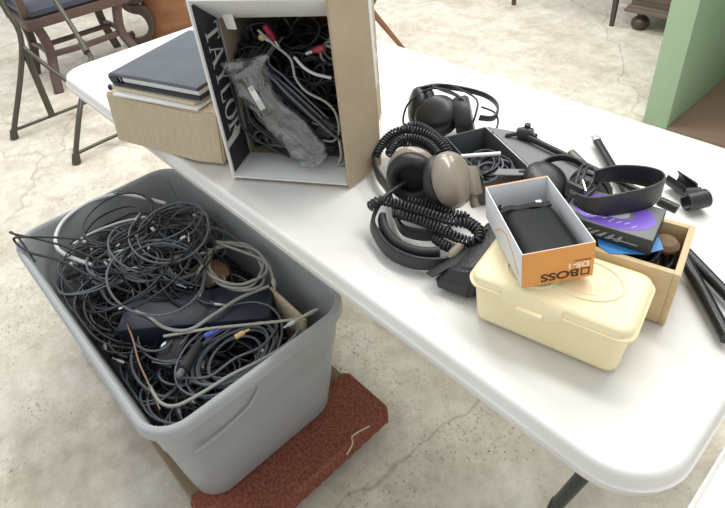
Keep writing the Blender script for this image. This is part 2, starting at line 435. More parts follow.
for i in range(88):
    rad = R.uniform(.035, .115)
    x = R.uniform(-.53+rad*.4, .19-rad*.3); y = R.uniform(-.67+rad*.3, -.33-rad*.2)
    z = hmap(x, y)+R.uniform(-.02, .035)
    P = loop_path(R, x, y, z, rad, R.uniform(.9, 2.4), R.uniform(-.4, .4), R.uniform(-.45, .25), .5, ell=R.uniform(.55, 1))
    for p in P:
        lo = hmap(p.x, p.y)-.03
        if p.z < lo: p.z = lo+.2*(p.z-lo)
        if p.z < .49: corner(p)
    r = R.choice([.0018, .0022, .0026, .003, .0034])
    mt = R.choice(['cable']*4+['cable2']*5)
    pl = [(e, R.choice(['silver', 'blackp', 'blackp', 'silver', 'white'])) for e in (0, 1) if R.random() < .75]
    for e, m2 in pl: pass
    cable(P, r, mt, 'thin dark cable looping through the tangled heap in the grey tote', GL, pl)
# large loops that stand out to the left of the heap
big = [
    ([(-.43, -.70, .487), (-.52, -.70, .505), (-.575, -.705, .503), (-.545, -.705, .515), (-.44, -.64, .50), (-.32, -.58, .47), (-.22, -.56, .44)], .0028, 'thin black cable loop hanging over the tote\'s left front rim'),
    ([(-.18, -.57, .45), (-.28, -.62, .475), (-.38, -.655, .49), (-.46, -.70, .50), (-.53, -.712, .508), (-.50, -.69, .52), (-.42, -.61, .51), (-.36, -.53, .47)], .0032, 'dark cable arch rising at the left corner of the tote'),
]
for P, r, lb in big: cable(P, r, 'cable', lb, plugs=[(1, 'blackp')], n=8)
for i, (cx, cy, rad, z, ty) in enumerate([(-.40, -.50, .105, .505, .10), (-.385, -.49, .115, .515, .05), (-.25, -.46, .13, .500, .05), (-.235, -.42, .105, .515, .12), (-.19, -.45, .115, .495, .0), (-.14, -.50, .105, .49, -.05), (-.29, -.40, .09, .50, .1)]):
    P = loop_path(R, cx, cy, z, rad, 1.55, R.uniform(-.15, .15), ty, .35, inside_=True, ell=.85)
    cable(P, R.choice([.0024, .003, .0034]), R.choice(['cable', 'cable2']), 'wide dark cable loop lying on top of the heap in the tote', 'wide loops on top of the heap', [(0, 'silver'), (1, 'blackp')], n=5)
cable([(-.34, -.60, .46), (-.45, -.64, .475), (-.535, -.60, .485), (-.565, -.52, .492), (-.545, -.44, .492), (-.50, -.395, .482), (-.42, -.35, .47)], .0055, 'cablew', 'thick pale grey tubing curving around the left end of the tote', n=8)
cable([(-.47, -.60, .455), (-.47, -.55, .46), (-.44, -.48, .47), (-.40, -.42, .475)], .0035, 'cablew', 'short straight white cable inside the left of the tote', n=6)
cable([(-.49, -.305, .485), (-.42, -.32, .465), (-.346, -.33, .45), (-.25, -.335, .42)], .0062, 'cable2', 'thick dark grey rod-like cable leaning against the tote\'s back wall', n=6)
cable([(-.316, -.563, .45), (-.318, -.452, .475), (-.285, -.36, .475), (-.19, -.30, .46), (-.06, -.285, .42)], .0042, 'cable2', 'thick charcoal cable arching across the back of the heap', n=8)
# grey coil
P = []
for k in range(50):
    a = 2*PI*k/16+2.6; w = 1+.10*math.sin(k*.9)
    P.append((-.058+.092*w*math.cos(a), -.352+.058*w*math.sin(a)-.002, .458+.0035*math.sin(k*1.7)+.00035*k))
P += [(-.02, -.30, .47), (.03, -.31, .468), (.06, -.325, .463)]
cable(P, .0036, 'cable3', 'light grey cable coiled in rings on the black boxes in the tote', plugs=[(1, 'cable4')], n=4, seg=8)
cable([(.055, -.335, .458), (.03, -.40, .452), (.03, -.47, .452), (.02, -.53, .445), (-.03, -.563, .44), (-.085, -.575, .445), (-.12, -.585, .44)], .0042, 'cable3', 'light grey cable sweeping in front of the black power box', plugs=[(1, 'silver')], n=8, seg=8)
cable([(-.02, -.575, .43), (.05, -.50, .446), (.12, -.42, .45), (.18, -.35, .455), (.205, -.312, .47), (.212, -.33, .485), (.185, -.37, .46)], .0034, 'cable4', 'beige cable ending in a loop at the tote\'s right corner', plugs=[(1, 'cablew')], n=8, seg=8)
cable([(.06, -.655, .41), (.13, -.66, .43), (.168, -.641, .438), (.181, -.588, .44), (.187, -.528, .44), (.200, -.471, .44), (.204, -.403, .435), (.18, -.35, .42)], .0038, 'cable3', 'pale grey cable bending along the near end wall of the tote', n=8)
cable([(.10, -.60, .42), (.15, -.56, .432), (.155, -.50, .437), (.17, -.44, .437), (.14, -.38, .43), (.10, -.41, .425)], .003, 'cable2', 'dark grey cable hooked beside the pale one by the near end wall', n=8)
cable([(-.10, -.62, .445), (-.05, -.63, .44), (0, -.645, .43), (.06, -.655, .42), (.12, -.665, .40)], .0022, 'copper', 'straight tan wire beside the front wall of the tote', n=6)
for k in range(9):
    r_ = .045+.006*k
    P = loop_path(R, .135-.002*k, -.49, .405+.003*k, r_, 1.1, .0, .05, .25, ell=1.35, ph=.4*k)
    cable(P, .0028, 'cable2', 'dark grey cable ring coiled near the front end wall of the tote', 'cable rings by the near end wall', n=5)
# white cable tags
for k, p in enumerate([(-.36, -.60, .47), (-.30, -.44, .50), (-.24, -.48, .50), (-.15, -.61, .455), (.02, -.59, .45), (-.22, -.40, .49), (-.32, -.53, .49)]):
    b = bmesh.new(); box(b, -.007, .007, -.004, .004, -.0008, .0008, .0003, frame((0, 0, 0), (R.uniform(-.5, .5), R.uniform(-.8, .1), 1), (R.uniform(-1, 1), R.uniform(-1, 1), 0)))
    o = obj('cable_tag', b, 'white'); o.location = p; tag(o, 'small white paper tag in the cable heap', 'tag', 'white tags among the cables')
# plugs with colour
for nm, p, d, col, lb in [('cable_plug', (.075, -.505, .455), (.3, .9, .1), 'blue', 'blue plug in the right of the cable heap'), ('cable_plug', (.125, -.46, .455), (.2, .9, .1), 'yellow', 'pale yellow plug in the right of the cable heap')]:
    b = bmesh.new(); lathe(b, [(.003, -.014), (.0058, -.012), (.006, .004), (.0045, .008), (.0025, .009), (.0025, .02)], 10, frame((0, 0, 0), d)); o = obj(nm, b, col); o.location = p; tag(o, lb, 'plug')
# black power boxes
def rot_box(name, c, w, d, h, yaw, mt, label, cat, pitch=0, roll=0, bev=.004):
    b = bmesh.new(); box(b, -w/2, w/2, -d/2, d/2, 0, h, bev); o = obj(name, b, mt); o.location = c; o.rotation_euler = (pitch, roll, yaw)
    return tag(o, label, cat)
pb = rot_box('power_supply', (-.035, -.480, .372), .345, .108, .068, .86, 'navy', 'long dark power supply box lying across the cable heap', 'power supply')
rot_box('power_adapter', (.01, -.57, .385), .05, .075, .035, .4, 'blackp', 'small black power adapter in front of the long power box', 'power adapter', .3)
mc = thing('microphone', 'black handheld microphone among the cables near the front of the tote', 'microphone', (.10, -.585, .432))
b = bmesh.new(); d_ = V((.05, -.07, .012)); lathe(b, [(.004, 0), (.010, .002), (.0125, .05), (.013, .075), (.008, .078)], 16, frame((-.04, .055, 0), d_)); obj('body', b, 'blackm', mc)
b = bmesh.new(); lathe(b, [(.006, .078), (.008, .08), (.008, .094), (.006, .098), (.003, .10)], 16, frame((-.04, .055, 0), d_)); obj('connector', b, 'cable2', mc, label='grey connector end')
bm = bmesh.new(); hexa(bm, [(.055, -.335, .33), (.175, -.345, .33), (.172, -.352, .33), (.052, -.341, .33)], [(.045, -.325, .442), (.185, -.330, .440), (.182, -.338, .440), (.043, -.332, .442)], .0006)
tag(obj('cardboard_scrap', bm, 'card'), 'torn strip of brown cardboard standing in the tote\'s right end', 'cardboard')
bm = bmesh.new()
pp = []
for i in range(9):
    ring = []
    for j in range(10):
        a = 2*PI*j/10; r_ = .045*math.sin(PI*(i+.5)/9)*(1+.45*noise.noise(V((i*.7, math.cos(a)*1.5, math.sin(a)*1.5))))
        ring.append((r_*math.cos(a)*1.2, r_*math.sin(a), -.022+.044*i/9))
    pp.append(ring)
loft(bm, pp); o = obj('crumpled_paper', bm, 'cardd', auto=10); o.location = (-.13, -.395, .425); tag(o, 'crumpled brown paper under the light grey coil in the tote', 'paper')

# ---------------------------------------------------------------- printed box of cables
YW = .5818
tb = thing('cardboard_carton', 'upright white and black printed carton lying on its side, open and full of cables', 'box', (.013, -.335, .7405), YW)
BW, BD, BH, TK = .2505, .30, .366, .005
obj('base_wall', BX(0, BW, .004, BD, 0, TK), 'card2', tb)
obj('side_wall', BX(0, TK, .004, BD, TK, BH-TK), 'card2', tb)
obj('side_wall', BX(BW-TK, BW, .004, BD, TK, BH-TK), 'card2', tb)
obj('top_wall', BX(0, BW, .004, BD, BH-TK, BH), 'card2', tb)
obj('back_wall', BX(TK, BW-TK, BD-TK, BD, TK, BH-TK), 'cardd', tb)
# printed left flap folded inwards
fp = obj('printed_flap', BX(-.001, .0035, -.001, .090, .001, BH, bev=.0008), 'boxwhite', tb)
fp.data.transform(Matrix.Translation((.0025, 0, 0)))
FM = lambda b_: b_  # letters are built in flap space: u down the box, v into the box
def flap_space(bm):   # text x -> down (-z), text y -> into the box (+y), depth -> +x
    bm.transform(Matrix(((0, 0, 1, .0062), (0, 1, 0, 0), (-1, 0, 0, 0), (0, 0, 0, 1)))); return bm
b = bmesh.new(); poly(b, [(-BH+.012, .005), (-.013, .005), (-.013, .0845), (-BH+.012, .078)], 0, .0003); obj('black_print', flap_space(b), 'boxblack', fp, smooth=False, label='black printed field')
def letter(ch, x, w, h, y0):
    S = w*.23; t = w*.07; s = w*.16; o = []
    def q(*p): o.append([(x+a*w, y0+c*h) for a, c in p])
    def serif(cx, y, ww=.34): q((cx-ww/2, y-.025), (cx+ww/2, y-.025), (cx+ww/2, y+.025), (cx-ww/2, y+.025))
    def arc(cx, cy, rx, ry, a0, a1, th=.15, tv=.06, n=18):
        for i in range(n):
            p = []
            for a, sgn in ((a0+(a1-a0)*i/n, 1), (a0+(a1-a0)*(i+1)/n, 1), (a0+(a1-a0)*(i+1)/n, -1), (a0+(a1-a0)*i/n, -1)):
                a_ = math.radians(a); k = (rx-th, ry-tv) if sgn < 0 else (rx, ry); p.append((cx+k[0]*math.cos(a_), cy+k[1]*math.sin(a_)))
            q(*p)
    if ch == 'T':
        q((.40, 0), (.60, 0), (.60, 1), (.40, 1)); q((.03, .94), (.97, .94), (.97, 1), (.03, 1)); serif(.5, .025, .5)
        q((.03, .76), (.10, .76), (.13, .94), (.03, .94)); q((.90, .76), (.97, .76), (.97, .94), (.87, .94))
    if ch == 'A':
        q((.02, 0), (.09, 0), (.52, 1), (.45, 1)); q((.68, 0), (.90, 0), (.56, 1), (.44, 1)); q((.24, .32), (.75, .32), (.73, .38), (.26, .38)); serif(.07, .025, .28); serif(.82, .025, .36)
    if ch == 'Y':
        q((.40, 0), (.60, 0), (.60, .48), (.40, .48)); q((.05, 1), (.28, 1), (.6, .45), (.42, .42)); q((.84, 1), (.93, 1), (.60, .45), (.54, .5)); serif(.5, .025, .48); serif(.17, .975, .36); serif(.87, .975, .26)
    if ch == 'L':
        q((.12, 0), (.33, 0), (.33, 1), (.12, 1)); q((.12, 0), (.92, 0), (.92, .06), (.12, .06)); q((.84, .06), (.92, .06), (.95, .26), (.89, .26)); serif(.22, .975, .42)
    if ch == 'O': arc(.5, .5, .5, .52, 0, 360, .20, .06, 28)
    if ch == 'R':
        q((.08, 0), (.28, 0), (.28, 1), (.08, 1)); arc(.42, .74, .36, .26, -90, 90, .18, .06); q((.2, .94), (.45, .94), (.45, 1), (.2, 1)); q((.2, .48), (.45, .48), (.45, .54), (.2, .54)); q((.38, .5), (.56, .5), (.97, 0), (.74, 0)); serif(.18, .025, .4); serif(.88, .025, .26)
    return o
b = bmesh.new(); x = -BH+.060
for ch, w in zip('TAYLOR', (.034, .040, .036, .030, .039, .036)):
    for pg in letter(ch, x, w, .050, .026): poly(b, pg, .0003, .0006)
    x += w+.003
obj('lettering', flap_space(b), 'print_', fp, smooth=False, label='pale serif lettering reading down the flap')
b = bmesh.new(); poly(b, [(-.085, .006), (-.070, .006), (-.074, .060), (-.090, .072)], .0003, .0005); obj('pale_stripe', flap_space(b), 'print_', fp, smooth=False)
# bottom flap folded in, top flap hanging in, right flap folded back
bm = bmesh.new(); hexa(bm, [(.006, -.001, TK), (BW-.004, -.001, TK), (BW-.012, .088, TK+.004), (.008, .088, TK+.002)], [(.006, -.001, TK+.003), (BW-.004, -.001, TK+.003), (BW-.012, .088, TK+.008), (.008, .088, TK+.006)], .0008)
obj('bottom_flap', bm, 'boxwhite', tb)
bm = bmesh.new(); hexa(bm, [(.007, .080, BH-.060), (BW-.008, .086, BH-.058), (BW-.008, .089, BH-.058), (.007, .083, BH-.060)], [(.002, -.001, BH-.002), (BW-.002, -.001, BH-.002), (BW-.002, .003, BH+.001), (.002, .003, BH+.001)], .0006)
tfp = obj('top_flap', bm, 'boxwhite', tb)
bm = bmesh.new(); hexa(bm, [(.030, .030, BH-.075), (.048, .028, BH-.075), (.05, .030, BH-.075), (.032, .032, BH-.075)], [(.024, .026, BH-.03), (.046, .024, BH-.03), (.048, .026, BH-.03), (.026, .028, BH-.03)], .0004)
bm.transform(Matrix.Translation((0, .035, 0)))
obj('torn_tape', bm, 'paper', tb)
# right flap (brown inner face outwards)
a_ = math.radians(64); fx, fy = math.cos(a_)*.098, math.sin(a_)*.098
bm = bmesh.new(); nrm = V((math.sin(a_), -math.cos(a_), 0))*.0045
rows = []
for k in range(9):
    f = k/8; z = .001+(BH-.002)*f; w = 1+.02*math.sin(5*f)
    rows.append([(BW-.002, 0, z), (BW-.002+fx*w, fy*w, z+.0), (BW-.002+fx*w+nrm.x, fy*w+nrm.y, z), (BW-.002+nrm.x, nrm.y, z)])
loft(bm, rows); obj('side_flap', bm, 'card2', tb, label='brown flap folded back')
bm = bmesh.new(); rows = []
for k in range(22):
    f = k/21; z = .01+(BH-.012)*f; w = .004+.010*abs(noise.noise(V((f*9, 2, 1))))+(.006 if f > .45 else 0)
    x0, y0 = BW-.002+fx, fy
    rows.append([(x0+.001, y0-.001, z), (x0+w*.5, y0+w, z), (x0+w*.5-.002, y0+w+.001, z), (x0-.001, y0+.001, z)])
loft(bm, rows); obj('torn_edge', bm, 'paper', tb, label='torn white paper edge')
# contents of the carton (local coordinates of the carton turned into world)
BM = Matrix.Translation((.013, -.335, .7405)) @ Matrix.Rotation(YW, 4, 'Z')
def bl(p): return BM @ V(p)
R = rnd(11)
bm = bmesh.new()
for i in range(170):
    cx, cz = R.uniform(.05, .2), R.uniform(.02, .20); y = R.uniform(.10, .24); rad = R.uniform(.02, .06); n = 22; cx = cx if i % 3 else R.uniform(.01, .06); q = R.uniform(0, 9); ph = R.uniform(0, 6)
    P = []
    for k in range(n):
        a = ph+2*PI*k/14; x_ = cx+rad*math.cos(a); z_ = cz+rad*math.sin(a); P.append(bl((min(max(x_, .010), .238), min(max(y+.05*noise.noise(V((k*.15, q, 0))), .094), .28), min(max(z_, .016), .30))))
    tube(bm, smooth_pts(P, 2), R.choice([.002, .003, .0036]), 5)
tag(obj('tangled_cable_filling', bm, 'cable', auto=80), 'dark tangle of cables filling the depth of the printed carton', 'cables', kind='stuff')
G2 = 'cables bundled in the carton'
for i in range(26):
    f = i/25; R2 = R
    x0 = .022+.068*f+R.uniform(-.006, .006); z0 = .215+.03*f+R.uniform(-.01, .01)
    xm = .040+.12*f; zm = .085+.085*f
    x1 = .13+.10*f; z1 = .02+.06*f
    y = .06+R.uniform(-.015, .03)
    P = [bl((x0+.02, y+.05, z0+.01)), bl((x0, y+.01, z0-.02)), bl((lerp(x0, xm, .6)-.008, y-.005, lerp(z0, zm, .6))), bl((xm-.004, y-.01, zm)), bl((min(x1, .232), y, max(z1, .02))), bl((min(x1+.03, .236), y+.03, max(z1-.012, .018)))]
    cable(P, R.choice([.002, .0024, .003]), R.choice(['cable', 'cable', 'cable2']), 'black cable in the bundle running down inside the printed carton', G2, n=6)
for i in range(9):
    P = []
    cx, cz, rad = R.uniform(.06, .19), R.uniform(.035, .06), R.uniform(.03, .05)
    for k in range(18):
        a = 2*PI*k/13+i; P.append(bl((min(max(cx+rad*1.3*math.cos(a), .014), .236), .085+R.uniform(-.004, .004), max(.014, cz+rad*.55*math.sin(a)))))
    cable(P, .0026, R.choice(['cable', 'cable2']), 'black cable loop lying at the bottom of the printed carton', 'cable loops at the carton bottom', n=4)
for i, (cx, cz, rad) in enumerate([(.06, .25, .035), (.085, .27, .04), (.13, .26, .045), (.17, .25, .05), (.20, .23, .04)]):
    P = [bl((cx+rad*math.cos(2*PI*k/12+i), .13+.01*i+.01*math.sin(k), cz+rad*.8*math.sin(2*PI*k/12+i))) for k in range(15)]
    P = [q if (BM.inverted() @ q).x < .24 else bl((.238, .13, (BM.inverted() @ q).z)) for q in P]
    cable(P, .0032, 'cable', 'black cable arching near the top of the printed carton', 'cable arches at the carton top', n=5)
cable([bl(p) for p in [(.088, .07, .288), (.115, .07, .26), (.144, .065, .235), (.150, .06, .20), (.170, .055, .175), (.205, .055, .155), (.222, .055, .131), (.222, .06, .09), (.209, .06, .068), (.187, .06, .067)]], .0026, 'cable3', 'grey cable looping in front of the black bundle in the carton', n=8)
cable([bl(p) for p in [(.148, .075, .235), (.165, .07, .218), (.185, .07, .205), (.215, .075, .195)]], .0032, 'cablew', 'short whitish cable in the upper right of the carton', n=8)
P = [bl((.205+.018*math.cos(a*.6), .10+.002*a, .225+.020*math.sin(a*.6))) for a in range(26)]
cable(P, .003, 'cable3', 'small grey cable coil in the carton\'s right corner', n=3)
cable([bl(p) for p in [(.222, .055, .075), (.224, .05, .04), (.215, .05, .018), (.235, .06, .022)]], .0032, 'cable3', 'grey cable end hanging at the carton\'s lower right corner', n=6)
for nm, a, b_, col, tip, lb in [('cable_plug', (.088, .10, .287), (.104, .10, .256), 'pinkred', 'silver', 'crimson plug near the top of the printed carton'), ('cable_plug', (.202, .10, .245), (.176, .10, .236), 'red', 'cablew', 'red plug with white tip at the right of the carton'), ('cable_plug', (.068, .11, .262), (.08, .11, .255), 'yellow', 'silver', 'yellow-green plug near the top left of the carton')]:
    A, B_ = bl(a), bl(b_); d = B_-A; L = d.length; bb = bmesh.new(); lathe(bb, [(.003, 0), (.0062, .003), (.0068, L*.6), (.005, L*.9), (.003, L)], 12, frame((0, 0, 0), d)); o = obj(nm, bb, col); o.location = A; tag(o, lb, 'plug')
    bb = bmesh.new(); lathe(bb, [(.0025, L), (.003, L+.002), (.003, L+.014), (.001, L+.016)], 10, frame((0, 0, 0), d)); obj('plug_tip', bb, tip, o)
bm = bmesh.new(); box(bm, -.016, .016, -.010, .010, -.018, .018, .003, Matrix.Rotation(.5, 4, 'Y')); o = obj('power_adapter', bm, 'blackm'); o.location = bl((.198, .062, .098)); o.rotation_euler = (0, 0, YW); tag(o, 'square black power adapter plug inside the printed carton', 'power adapter')
bm = bmesh.new(); [box(bm, s-.0012, s+.0012, -.003, .003, .016, .030, .0004, Matrix.Rotation(-1.1, 4, 'Y')) for s in (-.005, .005)]; obj('prong', bm, 'silver', o)
# clear plastic bag
bagc = [(.062, .245, .046), (.066, .225, .043), (.073, .195, .037), (.092, .155, .033), (.118, .118, .034), (.146, .085, .037), (.168, .055, .037), (.182, .035, .026)]
bm = bmesh.new(); rings = []
bp = smooth_pts([(x, 0, z) for x, z, w in bagc], 6); wd = []
for i in range(len(bagc)-1):
    for k in range(6): wd.append(lerp(bagc[i][2], bagc[i+1][2], k/6))
wd.append(bagc[-1][2])
for i, p in enumerate(bp):
    t = (bp[min(i+1, len(bp)-1)]-bp[max(i-1, 0)]).normalized(); s = V((t.z, 0, -t.x)); ring = []
    for k in range(28):
        a = 2*PI*k/28; th = .016 if i < 36 else .012
        if i < 5: th *= .25+.15*i
        w = wd[i]*(1+.22*noise.noise(V((i*.35, math.cos(a)*1.3, 3)))); h = th*(1+.6*noise.noise(V((i*.3, math.cos(a)*2.5, math.sin(a)*2.5))))
        q = p+s*w*math.cos(a)+V((0, -1, 0))*h*math.sin(a)+V((0, .040-.012*i/len(bp), 0))
        q += .007*V((noise.noise(q*38), noise.noise(q*38+V((9, 0, 0))), noise.noise(q*38+V((0, 9, 0)))))
        ring.append(tuple(q))
    rings.append(ring)
loft(bm, rings); bag = obj('plastic_bag', bm, 'film', auto=70); bag.matrix_world = BM; tag(bag, 'crumpled clear plastic bag of wires hanging over the cables in the carton', 'plastic bag')
bm = bmesh.new(); hexa(bm, [(.068, .021, .196), (.079, .021, .203), (.079, .0215, .203), (.068, .0215, .196)], [(.086, .019, .150), (.097, .019, .157), (.097, .0195, .157), (.086, .0195, .150)], 0)
obj('paper_label', bm, 'white', bag, label='narrow white paper label')
for k in range(4):
    f = (k+.5)/4
    P = [V((x+(f-.5)*w*1.1, .038-.006*math.sin(k+i_), z+.3*(f-.5)*w)) for i_, (x, z, w) in enumerate(bagc[1:])]
    b2 = bmesh.new(); tube(b2, smooth_pts(P, 5), .0013, 5); obj('bagged_wire', b2, 'cable', bag)

# ---------------------------------------------------------------- cardboard box with binder
cb = thing('cardboard_box', 'small tan cardboard box jutting over the table\'s near edge under a navy binder', 'box', (-.2, -.2, .741))
cl = lambda bm: (bm.transform(Matrix.Translation((.2, .2, -.741))), bm)[1]
lo = [(-.342, -.429, .741), (-.101, -.351, .741), (-.045, -.318, .741), (-.145, -.13, .741), (-.40, -.17, .741)]
hi = [(-.352, -.415, .858), (-.094, -.336, .862), (-.042, -.306, .860), (-.145, -.13, .862), (-.41, -.17, .858)]
bm = bmesh.new(); loft(bm, [lo, hi]); bmesh.ops.bevel(bm, geom=bm.edges[:], offset=.004, segments=3, affect='EDGES')
obj('carton_body', cl(bm), 'card', cb)
yb = .3412; bc = V((-.244, -.234, 0)); u_ = V((math.cos(yb), math.sin(yb), 0)); v_ = V((-math.sin(yb), math.cos(yb), 0))
def placed(name, bm, mt, z, label, cat, yaw=yb, off=(0, 0)):
    o = obj(name, bm, mt); o.location = bc+u_*off[0]+v_*off[1]+V((0, 0, z)); o.rotation_euler = (0, 0, yaw); return tag(o, label, cat)
pp = placed('paper_stack', BX(-.118, .122, -.148, .128, 0, .006, bev=.002), 'paper', .8635, 'stack of white paper under the tan folder on the cardboard box', 'paper', yb+.02)
fo = placed('paper_folder', BX(-.135, .118, -.138, .135, 0, .008, bev=.003), 'manila', .8705, 'tan folder between the white paper and the navy binder', 'folder', yb-.02)
obj('binding_post', TB([(-.137, -.134, .004), (-.128, -.140, .004)], .0055, 8), 'binder2', fo)
bi = thing('ring_binder', 'navy leatherette binder lying on the papers beside the printed carton', 'binder', bc+V((0, 0, .8795)), yb)
bm = bmesh.new(); rings = []
def cover(z0, z1, sag=0):
    bm = bmesh.new(); rg = []
    for k in range(13):
        f = k/12; x = -.125+.25*f; s = sag*math.sin(PI*f)**.7
        rg.append([(x, -.13, z0-s), (x, .13, z0-s*.3), (x, .133, (z0+z1)/2-s*.3), (x, .13, z1-s*.3), (x, -.13, z1-s), (x, -.134, (z0+z1)/2-s)])
    loft(bm, rg); return bm
obj('cover', cover(.0005, .0065), 'binder2', bi, label='lower cover')
obj('cover', cover(.0210, .0290, -.0015), 'binder', bi, label='upper cover')
obj('spine', TB([(-.124, -.128, .0145), (-.124, .128, .0145)], .0138, 12), 'binder2', bi)
obj('page_block', BX(-.10, .120, -.124, .122, .007, .0195, bev=.002), 'paper', bi)
bm = bmesh.new()
for y in (-.126,):
    pts = [(-.118+.016*math.cos(a/8*2*PI), y, .0125+.010*math.sin(a/8*2*PI)) for a in range(8)]; tube(bm, pts, .0013, 6, closed=True)
obj('ring', bm, 'silver', bi)

# ---------------------------------------------------------------- wipes tub
TUB = (.689, -.224); ty = .215
tub = thing('wipes_tub', 'cream plastic wipes tub with an oval lid relief under the orange box', 'tub', (TUB[0], TUB[1], .7405), ty)
bm = bmesh.new()
loft(bm, [rrect(.186, .094, .012, -.0, 6), rrect(.197, .105, .016, .003, 6), rrect(.199, .107, .018, .008, 6), rrect(.207, .111, .018, .068, 6), rrect(.207, .111, .018, .073, 6)])
obj('tub_body', bm, 'cream', tub, auto=60)
bm = bmesh.new()
loft(bm, [rrect(.212, .116, .02, .0705, 8), rrect(.220, .124, .022, .071, 8), rrect(.221, .125, .022, .0755, 8), rrect(.214, .118, .020, .077, 8), rrect(.212, .116, .019, .0840, 8), rrect(.205, .109, .017, .0875, 8), rrect(.188, .092, .014, .0884, 8)])
lid = obj('lid', bm, 'cream', tub, auto=60)
def oval(cx, cy, rx, ry, z, r): return TB([(cx+rx*math.cos(2*PI*k/40), cy+ry*math.sin(2*PI*k/40), z) for k in range(40)], r, 6, closed=True)
obj('oval_ridge', oval(.028, .008, .050, .037, .0886, .0024), 'cream', lid)
bm = bmesh.new(); lathe(bm, [(.0385, .0880), (.0385, .0888), (.037, .0894), (.02, .0892), (.002, .0891)], 36, Matrix.Translation((.028, .008, 0)), 1, .72)
obj('pull_disc', bm, 'peach', lid)
obj('oval_ridge', oval(-.034, -.012, .034, .030, .0884, .0022), 'cream', lid)
bm = bmesh.new()   # front latch tongue
pr = []
for k in range(17):
    f = k/16; x = -.056+.080*f; dip = math.sin(PI*f)**.8
    pr.append([(x, -.054, .0870), (x, -.0605, .084-.002*dip), (x, -.0640-.003*dip, .074-.014*dip), (x, -.059, .070-.014*dip), (x, -.054, .071)])
loft(bm, pr); obj('latch', bm, 'cream', lid, auto=60)
obj('latch_tab', BX(-.034, .002, -.0705, -.0600, .062, .071, bev=.003), 'cream', lid)

# ---------------------------------------------------------------- orange pedal box
OY = .9343
ob = thing('open_product_box', 'small open orange and white carton with a black pouch, sitting on the wipes tub', 'box', (.6325, -.2000, .8345), 0)
ob.rotation_euler = (-.055, -.055, OY)
w, d, h, t = .0936, .161, .0555, .0015
obj('bottom_panel', BX(-w/2, w/2, -d/2, d/2, 0, t, bev=.0003), 'innerwhite', ob)
sp = obj('side_panel', BX(-w/2, -w/2+t, -d/2, d/2, t, h, bev=.0003), 'innerwhite', ob)
obj('side_panel', BX(w/2-t, w/2, -d/2, d/2, t, h, bev=.0003), 'innerwhite', ob)
fr = obj('end_panel', BX(-w/2+t, w/2-t, -d/2+.0006, -d/2+t, t, h, bev=.0002), 'innerwhite', ob)
obj('printed_face', BX(-w/2, w/2, -d/2-.0004, -d/2+.0005, 0, h, bev=.0002), 'orange', fr)
bk = obj('end_panel', BX(-w/2+t, w/2-t, d/2-t, d/2-.0006, t, h, bev=.0002), 'innerwhite', ob)
obj('printed_face', BX(-w/2, w/2, d/2-.0005, d/2+.0012, 0, h+.0002, bev=.0002), 'orange', bk)
# orange-brown curved print on the outer long side
bm = bmesh.new(); tube(bm, [(-w/2-.0002, -d/2+.012+.0*k+.10*(k/12), .012+.028*math.sin(PI*k/12)) for k in range(13)], .0008, 4); obj('curved_print', bm, 'orange', sp)
def face_text(s, size, cx, cz, mt, sxx=1, bold=0):   # upside down on the front face; cx measured from the right end, cz from the top edge
    b = text_bm(s, size, .0001, 'LEFT', sxx, bold)
    b.transform(Matrix(((-1, 0, 0, w/2-cx), (0, 0, -1, -d/2-.0006), (0, -1, 0, cz), (0, 0, 0, 1))))
    obj('lettering', b, mt, fr, smooth=False)
face_text('BOSS', .0172, .0185, .0165, 'ink', 1.28, .0005)
face_text('DS-1', .0115, .006, .0270, 'inkw', 1.25, .0004)
face_text('Distortion', .0046, .004, .0315, 'ink', 1.2)
bm = bmesh.new()
for (a0, a1, b0, b1) in ((.005, .0165, .0045, .0062), (.005, .0068, .0045, .0165), (.005, .0165, .0148, .0165), (.0147, .0165, .0045, .0165)):
    box(bm, w/2-a1, w/2-a0, -d/2-.0008, -d/2-.0004, b0, b1, 0)
obj('square_emblem', bm, 'ink', fr, smooth=False)
# pouch in the box
bm = bmesh.new(); rings = []
for k in range(15):
    f = k/14; y = -.068+.130*f; wv = .040*(1-.12*f); hh = .034+.004*math.sin(3*f) if f < .78 else .036-.02*((f-.78)/.22)
    ring = []
    for j in range(16):
        a = 2*PI*j/16; c, s = math.cos(a), math.sin(a)
        ring.append((wv*math.copysign(abs(c)**.5, c), y, .004+hh/2+hh/2*math.copysign(abs(s)**.5, s)+.0015*noise.noise(V((c*2, y*40, s)))))
    rings.append(ring)
loft(bm, rings); po = obj('drawstring_pouch', bm, 'pouch', auto=60); po.location = ob.location; po.rotation_euler = ob.rotation_euler
tag(po, 'black fabric pouch lying inside the open orange box', 'pouch')
bm = bmesh.new(); pts = [(-.038, .044, .044)] + [(-.038+.012*k, .036+.002*math.sin(k), .0405+.0015*math.sin(k*2)) for k in range(7)]; ribbon(bm, smooth_pts(pts, 3), .010, .003, (0, 1, .2)); obj('pouch_flap', bm, 'pouch', po)
bm = bmesh.new(); box(bm, .018, .026, .046, .052, .036, .0365, 0); obj('white_tag', bm, 'white', po)

